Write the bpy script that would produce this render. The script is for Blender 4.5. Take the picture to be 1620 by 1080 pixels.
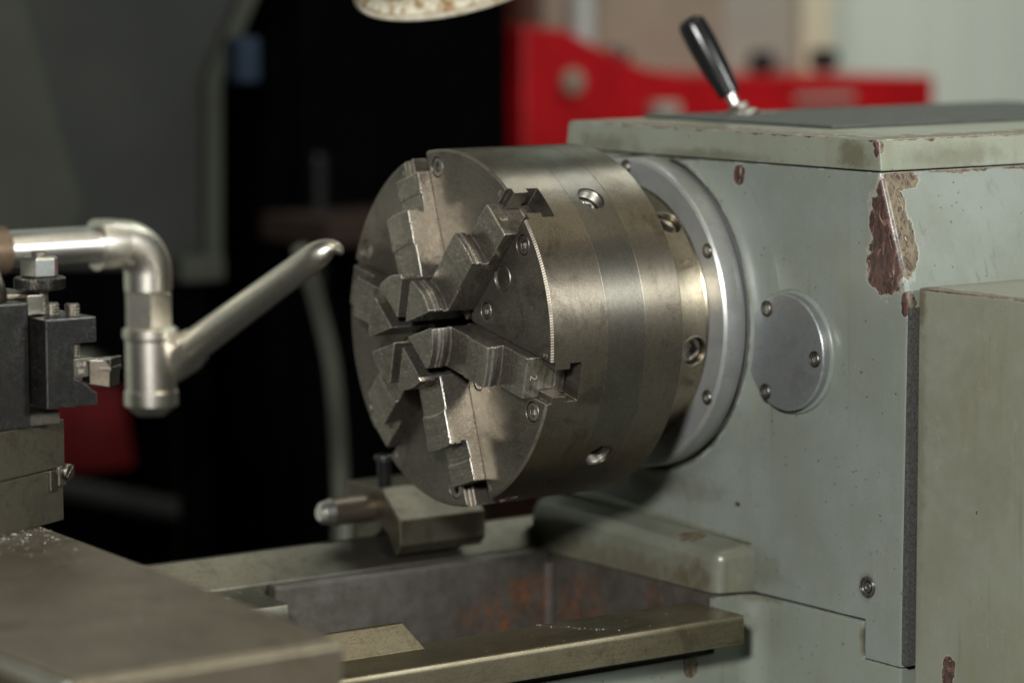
import bpy, bmesh, math, random
from mathutils import Vector, Matrix
R = math.radians
random.seed(7)
for o in list(bpy.data.objects):
    bpy.data.objects.remove(o)
scene = bpy.context.scene
C = scene.collection

# ------------------------------------------------------------------ camera
# world: X runs along the spindle (towards the headstock), -Y is the operator's side, millimetres / 1000
cam_d = bpy.data.cameras.new('camera')
cam = bpy.data.objects.new('camera', cam_d); C.objects.link(cam); scene.camera = cam
YAW, PITCH, ROLL = R(54.604), R(-6.885), R(-0.224)
fw = Vector((math.cos(PITCH)*math.cos(YAW), math.cos(PITCH)*math.sin(YAW), math.sin(PITCH)))
rt = fw.cross(Vector((0, 0, 1))).normalized(); up = rt.cross(fw)
rt, up = math.cos(ROLL)*rt + math.sin(ROLL)*up, -math.sin(ROLL)*rt + math.cos(ROLL)*up
CAM = Vector((-1.204, -1.7733, 0.2494))
m = Matrix((rt, up, -fw)).transposed().to_4x4(); m.translation = CAM
cam.matrix_world = m
cam_d.sensor_fit = 'HORIZONTAL'; cam_d.sensor_width = 36; cam_d.lens = 36*4886/1620
cam_d.clip_start = 0.05; cam_d.clip_end = 60
cam_d.dof.use_dof = True; cam_d.dof.focus_distance = 2.055; cam_d.dof.aperture_fstop = 3.4
cam_d.dof.aperture_blades = 0

# ------------------------------------------------------------------ world, lamps, exposure
w = bpy.data.worlds.new('World'); scene.world = w; w.use_nodes = True
w.node_tree.nodes['Background'].inputs[0].default_value = (0.84, 0.86, 0.80, 1)
w.node_tree.nodes['Background'].inputs[1].default_value = 0.022
scene.view_settings.view_transform = 'Standard'; scene.view_settings.look = 'None'
scene.view_settings.exposure = 0.22; scene.view_settings.gamma = 1.0
scene.view_settings.use_curve_mapping = False
scene.cycles.use_denoising = True
scene.cycles.max_bounces = 6; scene.cycles.caustics_reflective = False; scene.cycles.caustics_refractive = False
scene.cycles.sample_clamp_indirect = 4.0

def area(name, loc, aim, sx, sy, power, col, shape='RECTANGLE', roll=0):
    l = bpy.data.lights.new(name, 'AREA'); l.shape = shape; l.size = sx
    if shape in ('RECTANGLE', 'ELLIPSE'): l.size_y = sy
    l.energy = power; l.color = col
    o = bpy.data.objects.new(name, l); C.objects.link(o)
    o.location = loc
    d = (Vector(aim) - Vector(loc)).normalized()
    o.rotation_euler = (d.to_track_quat('-Z', 'Y').to_matrix() @ Matrix.Rotation(roll, 3, 'Z')).to_euler()
    return o
area('flash_softbox', (-1.30, -1.46, 0.66), (0.05, -0.02, -0.02), 0.24, 0.24, 36, (1.0, 0.985, 0.95), 'DISK')
area('side_softbox', (0.62, -2.10, 0.74), (0.05, -0.02, 0.0), 0.46, 0.46, 27, (0.97, 1.0, 0.98), 'DISK')
area('ceiling_tube_lamp', (0.35, -0.75, 1.9), (0.05, 0.0, 0.0), 0.20, 1.2, 8, (1.0, 0.90, 0.66), 'RECTANGLE')
area('back_wall_tube_lamp', (1.75, 0.55, 1.9), (1.95, 1.65, 0.1), 1.0, 0.3, 24, (0.95, 1.0, 0.93), 'RECTANGLE')

# ------------------------------------------------------------------ node helper
class N:
    def __init__(s, name):
        s.m = bpy.data.materials.new(name); s.m.use_nodes = True
        s.t = s.m.node_tree; s.b = s.t.nodes['Principled BSDF']
        g = s.t.nodes.new('ShaderNodeNewGeometry')
        s.geo = g
        s.p = s.vm('SCALE', g.outputs['Position'], scale=1000.0)   # position in mm
    def lk(s, sock, v):
        if v is None: return
        if isinstance(v, bpy.types.NodeSocket): s.t.links.new(v, sock)
        elif isinstance(v, (tuple, list)):
            dv = sock.default_value
            sock.default_value = tuple(v) + (1.0,) if len(dv) == 4 and len(v) == 3 else tuple(v)
        else: sock.default_value = v
    def ma(s, op, a, b=None, c=None, clamp=False):
        n = s.t.nodes.new('ShaderNodeMath'); n.operation = op; n.use_clamp = clamp
        s.lk(n.inputs[0], a); s.lk(n.inputs[1], b); s.lk(n.inputs[2], c)
        return n.outputs[0]
    def vm(s, op, a, b=None, scale=None):
        n = s.t.nodes.new('ShaderNodeVectorMath'); n.operation = op
        s.lk(n.inputs[0], a); s.lk(n.inputs[1], b)
        if scale is not None: s.lk(n.inputs['Scale'], scale)
        return n.outputs['Value'] if op in ('LENGTH', 'DOT_PRODUCT', 'DISTANCE') else n.outputs[0]
    def noise(s, sc=1.0, det=4, ro=0.55, vec=None, dist=0.0, stretch=None):
        v = vec or s.p
        if stretch: v = s.vm('MULTIPLY', v, stretch)
        n = s.t.nodes.new('ShaderNodeTexNoise'); s.lk(n.inputs['Vector'], v)
        n.inputs['Scale'].default_value = sc; n.inputs['Detail'].default_value = det
        n.inputs['Roughness'].default_value = ro; n.inputs['Distortion'].default_value = dist
        return n.outputs[0]
    def voro(s, sc, vec=None, feat='F1'):
        n = s.t.nodes.new('ShaderNodeTexVoronoi'); n.feature = feat; s.lk(n.inputs['Vector'], vec or s.p)
        n.inputs['Scale'].default_value = sc
        return n.outputs['Distance'], n.outputs['Color']
    def ramp(s, f, lo, hi, a=0.0, b=1.0, smooth=True):
        n = s.t.nodes.new('ShaderNodeMapRange'); n.interpolation_type = 'SMOOTHSTEP' if smooth else 'LINEAR'
        s.lk(n.inputs[0], f)
        for i, v in enumerate((lo, hi, a, b)): s.lk(n.inputs[i+1], v)
        return n.outputs[0]
    def mix(s, f, a, b, mode='MIX'):
        n = s.t.nodes.new('ShaderNodeMix'); n.data_type = 'RGBA'; n.blend_type = mode
        s.lk(n.inputs[0], f); s.lk(n.inputs[6], a); s.lk(n.inputs[7], b)
        return n.outputs[2]
    def xyz(s, v=None):
        n = s.t.nodes.new('ShaderNodeSeparateXYZ'); s.lk(n.inputs[0], v or s.p); return n.outputs
    def comb(s, x, y, z):
        n = s.t.nodes.new('ShaderNodeCombineXYZ')
        for i, v in enumerate((x, y, z)): s.lk(n.inputs[i], v)
        return n.outputs[0]
    def bevel(s, rad):
        n = s.t.nodes.new('ShaderNodeBevel'); n.samples = 3; n.inputs['Radius'].default_value = rad*0.001
        return n.outputs[0]
    def edge(s, bev):
        d = s.vm('DOT_PRODUCT', bev, s.geo.outputs['Normal'])
        return s.ramp(d, 0.992, 0.93)
    def bump(s, h, dist, strength=1.0, normal=None):
        n = s.t.nodes.new('ShaderNodeBump'); s.lk(n.inputs['Height'], h)
        n.inputs['Distance'].default_value = dist*0.001; n.inputs['Strength'].default_value = strength
        if normal is not None: s.lk(n.inputs['Normal'], normal)
        return n.outputs[0]
    def blob(s, c, rad, amp=0.5, sc=0.12, soft=0.08, det=4):
        d = s.vm('LENGTH', s.vm('DIVIDE', s.vm('SUBTRACT', s.p, c), rad))
        nz = s.ma('MULTIPLY', s.ma('SUBTRACT', s.noise(sc, det, 0.6), 0.5), amp*2)
        return s.ramp(s.ma('ADD', s.ma('SUBTRACT', 1.0, d), nz), 0.0, soft)
    def out(s, col=None, rough=None, metal=None, normal=None, spec=None, coat=None, coat_r=None):
        s.lk(s.b.inputs['Base Color'], col); s.lk(s.b.inputs['Roughness'], rough); s.lk(s.b.inputs['Metallic'], metal)
        s.lk(s.b.inputs['Normal'], normal)
        if spec is not None: s.b.inputs['Specular IOR Level'].default_value = spec
        if coat is not None: s.b.inputs['Coat Weight'].default_value = coat; s.b.inputs['Coat Roughness'].default_value = coat_r
        return s.m
    def maxm(s, ms):
        r = ms[0]
        for x in ms[1:]: r = s.ma('MAXIMUM', r, x)
        return r

M = {}
def steel(name, c1, c2, rough=0.42, turned=True, edge_c=(0.62, 0.58, 0.50), bev=0.5, stain=(0.10, 0.075, 0.05), stain_amt=0.5,
          aniso=0.0, scratch=0.3, metal=1.0, grain=None, fine_b=0.5, blotch=0.0, arcs=0.0, gritty=0.38):
    n = N(name)
    big = n.noise(0.02, 5, 0.6); mid = n.noise(0.15, 4, 0.6)
    col = n.mix(n.ramp(big, 0.35, 0.68), c1, c2)
    col = n.mix(n.ma('MULTIPLY', n.ramp(mid, 0.55, 0.75), stain_amt), col, stain)
    x, y, z = n.xyz()
    r = n.ma('SQRT', n.ma('ADD', n.ma('MULTIPLY', y, y), n.ma('MULTIPLY', z, z)))
    bv = n.bevel(bev)
    nrm = bv
    if turned:
        tv = n.comb(n.ma('MULTIPLY', x, 1.0), n.ma('MULTIPLY', r, 1.0), n.ma('MULTIPLY', n.ma('ADD', y, z), 0.02))
        turn = n.noise(2.2, 3, 0.7, tv)
        nrm = n.bump(turn, 0.03, 0.5, nrm)
        col = n.mix(n.ma('MULTIPLY', n.ramp(turn, 0.35, 0.7), 0.22), col, (0.05, 0.045, 0.035))
    if grain:
        g = n.noise(1.0, 3, 0.65, stretch=grain)
        nrm = n.bump(g, 0.03, 0.5, nrm)
        col = n.mix(n.ma('MULTIPLY', n.ramp(g, 0.35, 0.7), 0.25), col, stain)
    fine = n.noise(1.2, 3, 0.6)
    nrm = n.bump(fine, 0.02, fine_b, nrm)
    if blotch:
        bl = n.noise(0.028, 6, 0.68, dist=0.6)
        col = n.mix(n.ma('MULTIPLY', n.ramp(bl, 0.50, 0.66), blotch), col, stain)
    if arcs:
        av = n.comb(n.ma('MULTIPLY', x, 0.25), n.ma('ADD', r, n.ma('MULTIPLY', n.ma('ADD', y, z), 0.06)), 0.0)
        ar = n.noise(1.15, 4, 0.75, av)
        col = n.mix(n.ma('MULTIPLY', n.ramp(ar, 0.50, 0.64), arcs), col, stain)
        col = n.mix(n.ma('MULTIPLY', n.ramp(ar, 0.42, 0.30), arcs*0.6), col, edge_c)
    sv = n.noise(0.9, 2, 0.5, stretch=(1.0, 0.10, 0.35), dist=1.5)
    sc = n.ramp(n.ma('ABSOLUTE', n.ma('SUBTRACT', sv, 0.5)), 0.006, 0.0)
    col = n.mix(n.ma('MULTIPLY', sc, scratch), col, edge_c)
    grit = n.noise(0.75, 2, 0.5)
    col = n.mix(n.ma('MULTIPLY', n.ramp(grit, 0.50, 0.68), gritty), col, stain)
    sv2 = n.noise(0.5, 2, 0.5, stretch=(0.25, 1.0, 1.2), dist=2.2)
    col = n.mix(n.ma('MULTIPLY', n.ma('MULTIPLY', n.ramp(n.ma('ABSOLUTE', n.ma('SUBTRACT', sv2, 0.5)), 0.007, 0.0), scratch), n.ramp(n.noise(0.04, 2), 0.45, 0.6)), col, edge_c)
    pit, pc = n.voro(0.35)
    dots = n.ma('MULTIPLY', n.ramp(pit, 0.22, 0.12), n.ramp(n.noise(0.05, 2), 0.50, 0.62))
    col = n.mix(n.ma('MULTIPLY', dots, 0.55), col, stain)
    e = n.edge(bv)
    ew = n.ma('MULTIPLY', e, n.ramp(n.noise(0.25, 3), 0.25, 0.55))
    col = n.mix(n.ma('MULTIPLY', ew, 0.85), col, edge_c)
    ro = n.ma('ADD', n.ma('ADD', rough - 0.10, n.ma('MULTIPLY', big, 0.14)), n.ma('MULTIPLY', mid, 0.10))
    if aniso:
        n.b.inputs['Anisotropic'].default_value = aniso
        n.lk(n.b.inputs['Tangent'], n.vm('NORMALIZE', n.vm('CROSS_PRODUCT', n.geo.outputs['Normal'], n.comb(0.0003, n.ma('MULTIPLY', z, -1.0), n.ma('ADD', y, 0.001)))))
    M[name] = n.out(col, ro, metal, nrm)
    return M[name]

steel('chuck_steel', (0.215, 0.190, 0.150), (0.155, 0.136, 0.105), 0.36, aniso=0.74, stain=(0.060, 0.048, 0.034), stain_amt=0.35, blotch=0.55, edge_c=(0.44, 0.40, 0.33), scratch=0.9, metal=0.92, gritty=0.25)
steel('chuck_steel_grey', (0.176, 0.165, 0.140), (0.130, 0.121, 0.100), 0.35, aniso=0.74, stain=(0.055, 0.047, 0.036), stain_amt=0.25, blotch=0.35, edge_c=(0.36, 0.34, 0.29), scratch=0.9, metal=0.92, gritty=0.22)
steel('chuck_face_steel', (0.178, 0.162, 0.136), (0.128, 0.115, 0.095), 0.35, aniso=0.55, stain=(0.050, 0.040, 0.030), stain_amt=0.4, blotch=0.55, bev=0.8, scratch=0.7, metal=0.82, gritty=0.22)
steel('jaw_steel', (0.270, 0.246, 0.204), (0.180, 0.161, 0.129), 0.26, aniso=0.6, edge_c=(1.0, 0.97, 0.90), bev=1.1, stain=(0.058, 0.046, 0.034), stain_amt=0.35, scratch=0.9, arcs=0.6, blotch=0.3, metal=0.82, gritty=0.16)
steel('nose_steel', (0.52, 0.47, 0.365), (0.42, 0.37, 0.275), 0.28, aniso=0.6, stain=(0.20, 0.14, 0.06), stain_amt=0.45, blotch=0.3)
steel('bolt_steel', (0.36, 0.345, 0.31), (0.26, 0.24, 0.205), 0.40, turned=False, bev=0.35, stain=(0.08, 0.065, 0.05))
steel('silver_casting', (0.50, 0.52, 0.515), (0.42, 0.435, 0.425), 0.34, turned=False, metal=0.62, edge_c=(0.95, 0.96, 0.93), bev=1.0, stain=(0.25, 0.245, 0.215), stain_amt=0.3, scratch=0.15, blotch=0.25, gritty=0.18)
steel('cover_metal', (0.40, 0.43, 0.445), (0.335, 0.36, 0.37), 0.33, turned=False, metal=0.7, edge_c=(1.0, 1.0, 0.98), bev=1.4, stain=(0.20, 0.20, 0.185), stain_amt=0.3, scratch=0.3, blotch=0.3, gritty=0.18)
steel('way_steel', (0.325, 0.290, 0.205), (0.245, 0.215, 0.150), 0.40, turned=False, grain=(0.04, 0.9, 0.9), bev=0.8, stain=(0.12, 0.09, 0.05), edge_c=(0.62, 0.56, 0.42), blotch=0.5)
steel('rear_way_steel', (0.195, 0.186, 0.150), (0.145, 0.137, 0.108), 0.42, turned=False, grain=(0.04, 0.9, 0.9), bev=0.8, stain=(0.07, 0.062, 0.045), edge_c=(0.45, 0.42, 0.34), blotch=0.4)
steel('slide_steel', (0.150, 0.126, 0.092), (0.108, 0.090, 0.066), 0.42, turned=False, bev=1.8, stain=(0.060, 0.048, 0.034), metal=0.5, edge_c=(0.50, 0.45, 0.30), blotch=0.75, grain=(0.9, 0.05, 0.9), scratch=0.6)
steel('compound_steel', (0.185, 0.168, 0.126), (0.130, 0.117, 0.088), 0.40, turned=False, bev=0.9, stain=(0.06, 0.048, 0.034), metal=0.85, edge_c=(0.55, 0.51, 0.40), blotch=0.4)
steel('black_oxide', (0.024, 0.0235, 0.022), (0.014, 0.014, 0.014), 0.30, turned=False, bev=1.0, stain=(0.045, 0.041, 0.034), edge_c=(0.60, 0.60, 0.58), metal=0.7, scratch=0.5, blotch=0.3)
steel('knurl_steel', (0.13, 0.125, 0.115), (0.09, 0.086, 0.08), 0.34, turned=False, bev=0.2, stain=(0.04, 0.036, 0.03), edge_c=(0.3, 0.29, 0.27))
steel('zinc_steel', (0.66, 0.68, 0.66), (0.54, 0.56, 0.54), 0.30, turned=False, bev=0.7, stain=(0.30, 0.28, 0.22), stain_amt=0.25, edge_c=(0.8, 0.8, 0.78))
steel('nickel_pipe', (0.86, 0.83, 0.75), (0.76, 0.73, 0.65), 0.36, turned=False, bev=0.5, stain=(0.32, 0.28, 0.21), stain_amt=0.35, fine_b=0.2)
steel('chrome_pipe', (0.88, 0.87, 0.84), (0.82, 0.81, 0.78), 0.29, turned=False, bev=0.3, stain=(0.5, 0.47, 0.42), stain_amt=0.15, fine_b=0.0, scratch=0.0)
steel('cutter_steel', (0.25, 0.23, 0.192), (0.17, 0.155, 0.128), 0.32, turned=False, bev=0.5, stain=(0.09, 0.075, 0.06), edge_c=(0.8, 0.78, 0.7), blotch=0.4)
steel('dark_bore_steel', (0.05, 0.047, 0.042), (0.035, 0.032, 0.03), 0.5, turned=False)
def rim_ticks():
    n = N('rim_knurl_steel'); x, y, z = n.xyz()
    a = n.ma('ARCTAN2', z, y)
    w_ = n.ma('SINE', n.ma('ADD', n.ma('MULTIPLY', a, 430.0), n.ma('MULTIPLY', x, 0.8)))
    k = n.ma('MULTIPLY', n.ramp(w_, -0.5, 0.5), n.ramp(n.noise(0.1, 3), 0.30, 0.55))
    col = n.mix(k, (0.17, 0.15, 0.115), (0.36, 0.33, 0.27))
    M['rim_knurl_steel'] = n.out(col, 0.46, 0.8, n.bump(w_, 0.10, 0.5))
rim_ticks()

CHIPS = {}
def paint(name, base, base2, chips=(), stains=(), gloss=0.38, edge_amt=0.0, grime=0.5, ring=False, corner=False):
    n = N(name)
    big = n.noise(0.011, 4, 0.6); streak = n.noise(0.05, 4, 0.6, stretch=(1, 1, 0.18))
    col = n.mix(n.ramp(big, 0.35, 0.68), base, base2)
    col = n.mix(n.ma('MULTIPLY', n.ramp(streak, 0.52, 0.75), grime*0.55), col, (0.20, 0.185, 0.115))
    runs = n.noise(0.16, 4, 0.6, stretch=(1, 1, 0.035))
    col = n.mix(n.ma('MULTIPLY', n.ma('MULTIPLY', n.ramp(runs, 0.56, 0.74), n.ramp(n.noise(0.012, 3), 0.42, 0.58)), 0.42), col, (0.105, 0.098, 0.060))
    mott = n.noise(0.45, 5, 0.75)
    col = n.mix(n.ma('MULTIPLY', n.ramp(mott, 0.52, 0.75), 0.16), col, (0.13, 0.13, 0.10))
    for (c, rad, amt) in stains:
        mk = n.blob(c, rad, 0.75, 0.10, 0.8, 5)
        col = n.mix(n.ma('MULTIPLY', mk, amt), col, (0.085, 0.070, 0.035))
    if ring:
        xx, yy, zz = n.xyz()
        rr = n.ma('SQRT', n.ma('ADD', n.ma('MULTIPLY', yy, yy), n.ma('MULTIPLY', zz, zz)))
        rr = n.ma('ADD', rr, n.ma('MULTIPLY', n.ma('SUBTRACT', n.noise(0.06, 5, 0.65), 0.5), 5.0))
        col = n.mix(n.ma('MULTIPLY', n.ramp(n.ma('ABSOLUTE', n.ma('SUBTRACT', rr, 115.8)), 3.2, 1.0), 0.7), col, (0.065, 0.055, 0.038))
    # small nicks and specks
    d, dc = n.voro(0.11, n.vm('ADD', n.p, n.vm('SCALE', n.comb(mott, n.noise(0.5, 2), n.noise(0.4, 2)), scale=3.0)))
    sep = n.t.nodes.new('ShaderNodeSeparateColor'); n.lk(sep.inputs[0], dc)
    speck = n.ma('MULTIPLY', n.ramp(d, 0.11, 0.06), n.ramp(sep.outputs[0], 0.42, 0.46))
    col = n.mix(n.ma('MULTIPLY', speck, 0.75), col, (0.055, 0.045, 0.035))
    d2, dc2 = n.voro(0.22)
    sep2 = n.t.nodes.new('ShaderNodeSeparateColor'); n.lk(sep2.inputs[0], dc2)
    sp2 = n.ma('MULTIPLY', n.ramp(d2, 0.10, 0.06), n.ramp(sep2.outputs[1], 0.60, 0.64))
    col = n.mix(n.ma('MULTIPLY', sp2, 0.6), col, (0.09, 0.085, 0.07))
    pep = n.noise(0.9, 3, 0.6)
    col = n.mix(n.ma('MULTIPLY', n.ramp(pep, 0.60, 0.72), 0.35), col, (0.10, 0.095, 0.075))
    scv = n.noise(0.35, 2, 0.5, stretch=(1.0, 0.5, 0.12), dist=2.0)
    col = n.mix(n.ma('MULTIPLY', n.ramp(n.ma('ABSOLUTE', n.ma('SUBTRACT', scv, 0.5)), 0.0035, 0.0), n.ramp(n.noise(0.03, 2), 0.5, 0.65)), col, (0.46, 0.48, 0.44))
    bv = n.bevel(1.4)
    ro = n.ma('ADD', gloss - 0.06, n.ma('MULTIPLY', n.noise(0.06, 4), 0.16))
    h = n.ma('MULTIPLY', n.noise(0.22, 3, 0.5), 0.5)
    nrm = n.bump(h, 0.25, 0.5, bv)
    nrm = n.bump(n.noise(1.3, 3, 0.6), 0.05, 0.6, nrm)
    if chips:
        ms, outer = [], []
        for (c, rad, amp, sc) in chips:
            d = n.vm('LENGTH', n.vm('DIVIDE', n.vm('SUBTRACT', n.p, c), rad))
            nz = n.ma('MULTIPLY', n.ma('SUBTRACT', n.noise(sc, 5, 0.62), 0.5), amp*2)
            f = n.ma('ADD', n.ma('SUBTRACT', 1.0, d), nz)
            ms.append(n.ramp(f, 0.0, 0.05)); outer.append(n.ramp(f, -0.09, -0.04))
        mk = n.maxm(ms); om = n.maxm(outer)
        pal = n.noise(0.16, 5, 0.65, dist=0.8, stretch=(1, 1, 0.5))
        fine_p = n.noise(0.30, 5, 0.6, stretch=(1, 1, 0.4), dist=0.6)
        red = n.mix(n.ramp(fine_p, 0.4, 0.6), (0.038, 0.024, 0.020), (0.100, 0.050, 0.041))
        drk = n.mix(n.ramp(fine_p, 0.4, 0.6), (0.030, 0.022, 0.018), (0.085, 0.062, 0.045))
        khk = n.mix(n.ramp(fine_p, 0.4, 0.6), (0.115, 0.090, 0.055), (0.185, 0.150, 0.098))
        nx = n.ramp(n.xyz(n.geo.outputs['Normal'])[0], -0.75, -0.55)
        base_c = n.mix(nx, red, khk)
        cc = n.mix(n.ramp(pal, 0.44, 0.40), base_c, drk)
        cc = n.mix(n.ramp(pal, 0.575, 0.60), cc, n.mix(nx, (0.185, 0.105, 0.090), red))
        cc = n.mix(n.ramp(pal, 0.66, 0.68), cc, (0.42, 0.37, 0.30))
        x, y, z = n.xyz()
        col = n.mix(n.ma('MULTIPLY', om, 0.4), col, (0.40, 0.40, 0.34))
        col = n.mix(mk, col, cc)
        if edge_amt:
            e = n.ma('MULTIPLY', n.edge(bv), n.ma('MAXIMUM', mk, n.ramp(n.noise(0.07, 3), 0.52, 0.6)))
            col = n.mix(n.ma('MULTIPLY', e, edge_amt), col, (0.66, 0.64, 0.60))
        if corner:
            yc = n.ma('ADD', -241.2-0.344*113.2, n.ma('MULTIPLY', z, 0.344))
            dl = n.ma('ADD', n.ma('ABSOLUTE', n.ma('SUBTRACT', x, 186.0)), n.ma('ABSOLUTE', n.ma('SUBTRACT', y, yc)))
            dl = n.ma('ADD', dl, n.ma('MULTIPLY', n.ma('SUBTRACT', n.noise(0.25, 4, 0.7), 0.5), 6.0))
            ln = n.ma('MULTIPLY', n.ma('MULTIPLY', n.ramp(dl, 2.6, 1.4), n.ramp(z, 26.0, 32.0)), n.ramp(n.noise(0.12, 3), 0.30, 0.45))
            col = n.mix(ln, col, n.mix(n.ramp(fine_p, 0.4, 0.6), (0.13, 0.12, 0.105), (0.36, 0.35, 0.325)))
            ro = n.ma('SUBTRACT', ro, n.ma('MULTIPLY', ln, 0.1))
        nrm = n.bump(n.ma('SUBTRACT', n.ma('MULTIPLY', n.noise(0.5, 4), n.ma('MULTIPLY', mk, 0.5)), mk), 0.5, 0.9, nrm)
        ro = n.ma('ADD', ro, n.ma('MULTIPLY', mk, 0.12))
    elif edge_amt:
        e = n.ma('MULTIPLY', n.edge(bv), n.ramp(n.noise(0.07, 3), 0.45, 0.55))
        col = n.mix(n.ma('MULTIPLY', e, edge_amt), col, (0.55, 0.54, 0.50))
    M[name] = n.out(col, ro, 0.0, nrm, spec=0.5, coat=0.25, coat_r=0.22)
    return M[name]

G1, G2 = (0.230, 0.258, 0.234), (0.196, 0.217, 0.185)
paint('headstock_paint', G1, G2, gloss=0.34, edge_amt=0.9,
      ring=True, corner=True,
      chips=[((188, -252, 76), (17, 22, 38), 0.55, 0.075), ((188, -246, 50), (13, 17, 20), 0.6, 0.10), ((202, -243, 108), (18, 8, 7), 0.6, 0.09),
             ((188, -268, 28), (5, 6, 9), 0.6, 0.15), ((186, -94, 104), (4, 6, 8), 0.7, 0.12), ((186, -94, -130.5), (3, 3, 1.8), 0.6, 0.3),
             ((280, -242, 115.5), (80, 8, 4.5), 1.0, 0.07)],
      stains=[((186, 0, -126), (40, 110, 14), 0.4), 
              ((186, -120, -172), (40, 40, 20), 0.35), ((186, -232, -168), (10, 12, 12), 0.5), ((186, -30, 110), (10, 60, 10), 0.4)])
paint('lid_paint', (0.255, 0.277, 0.222), (0.220, 0.238, 0.180), gloss=0.42, edge_amt=0.7, grime=0.8,
      chips=[((330, -242, 138.6), (400, 40, 4.6), 0.95, 0.075), ((184, -40, 138.6), (40, 300, 4.6), 0.9, 0.08), ((186, -239, 130), (3, 5, 7), 0.8, 0.16)],
      stains=[((184, -218, 125), (14, 24, 16), 0.7), ((184, -60, 117), (14, 90, 6), 0.5), ((184, 60, 120), (14, 50, 10), 0.5), ((250, -242, 122), (60, 14, 12), 0.4), ((210, -60, 136), (40, 300, 3), 0.8), ((300, -232, 136), (300, 14, 3), 0.8)])
paint('gearbox_paint', (0.236, 0.247, 0.194), (0.200, 0.205, 0.153), gloss=0.45, edge_amt=0.5, grime=0.9,
      chips=[((195, -305.7, -214.5), (6, 7, 12), 0.6, 0.12), ((195, -330, -104), (3, 1.6, 3.2), 0.5, 0.25),
             ((195, -300, 38.8), (8, 90, 1.5), 0.9, 0.07)],
      stains=[((195, -274, 28), (10, 9, 26), 0.7), ((195, -276, -60), (10, 8, 140), 0.35), ((195, -330, -60), (10, 60, 120), 0.16)])
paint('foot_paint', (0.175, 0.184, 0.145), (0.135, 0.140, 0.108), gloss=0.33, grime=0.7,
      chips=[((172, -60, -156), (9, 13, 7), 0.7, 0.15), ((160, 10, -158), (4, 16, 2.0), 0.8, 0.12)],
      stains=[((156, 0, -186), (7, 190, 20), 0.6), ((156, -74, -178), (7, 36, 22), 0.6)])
paint('bed_paint', (0.235, 0.260, 0.224), (0.202, 0.222, 0.182), gloss=0.36, grime=0.6,
      chips=[((128, -114, -236), (7, 8, 9), 0.6, 0.12)],
      stains=[((150, -114, -214), (60, 12, 10), 0.8), ((187, -231, -205), (6, 8, 16), 0.9), ((187, -120, -192), (20, 30, 6), 0.6)])

def simple(name, col, rough=0.5, metal=0.0, var=0.25, sc=0.02, bump_d=0.0, col2=None, spec=0.5):
    n = N(name)
    c2 = col2 or tuple(x*(1-var) for x in col)
    c = n.mix(n.ramp(n.noise(sc, 5, 0.6), 0.3, 0.7), col, c2)
    nrm = None
    if bump_d: nrm = n.bump(n.noise(0.8, 4, 0.65), bump_d, 0.8)
    ro = n.ma('ADD', rough-0.06, n.ma('MULTIPLY', n.noise(0.07, 3), 0.12))
    M[name] = n.out(c, ro, metal, nrm, spec=spec)
    return M[name]
simple('red_paint', (0.42, 0.006, 0.010), 0.35)
simple('dark_red_paint', (0.12, 0.004, 0.006), 0.45)
simple('black_paint', (0.0018, 0.0018, 0.002), 0.9, spec=0.0)
simple('black_plastic', (0.012, 0.012, 0.013), 0.22, sc=0.1)
simple('rubber_mat', (0.075, 0.085, 0.078), 0.75, sc=0.05, bump_d=0.15)
simple('panel_grey', (0.033, 0.035, 0.032), 0.7, sc=0.004, col2=(0.024, 0.026, 0.024), spec=0.2)
simple('panel_olive', (0.044, 0.048, 0.038), 0.7, sc=0.004, spec=0.2)
simple('wall_white', (0.56, 0.60, 0.53), 0.8, sc=0.004, var=0.06)
simple('pale_board', (0.55, 0.52, 0.38), 0.7, sc=0.006, var=0.1)
simple('carton_board', (0.25, 0.205, 0.155), 0.85, sc=0.01, var=0.2)
simple('carton_grey', (0.30, 0.285, 0.24), 0.85, sc=0.01, var=0.15)
simple('post_grey', (0.40, 0.43, 0.41), 0.5, sc=0.01, var=0.1)
simple('hose_rubber', (0.10, 0.108, 0.085), 0.5, sc=0.02, var=0.2)
simple('blue_plastic', (0.014, 0.026, 0.046), 0.7, spec=0.2)
simple('floor_concrete', (0.10, 0.10, 0.095), 0.8, sc=0.004, bump_d=0.4)
simple('wood_brown', (0.024, 0.014, 0.010), 0.8, sc=0.02, spec=0.2)
simple('shadow_block_brown', (0.060, 0.030, 0.018), 0.8, sc=0.02, spec=0.2)  # brown of the red cabinet in shadow, as a colour
simple('chip_bright', (0.42, 0.41, 0.38), 0.3, metal=0.35, sc=0.4)
simple('shaded_bare_face', (0.032, 0.033, 0.031), 0.9, sc=0.5, bump_d=0.45, col2=(0.085, 0.085, 0.08))  # dark tones hold the shadow and dirt of the unpainted front face
simple('copper_brown', (0.155, 0.100, 0.062), 0.45, metal=0.6, sc=0.06, col2=(0.20, 0.15, 0.10))
simple('pin_brown', (0.16, 0.125, 0.09), 0.4, metal=0.7, sc=0.08, col2=(0.12, 0.10, 0.075))
simple('mark_line', (0.62, 0.58, 0.48), 0.5, metal=0.6)
simple('bulb_glass', (0.8, 0.78, 0.7), 0.1)
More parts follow.
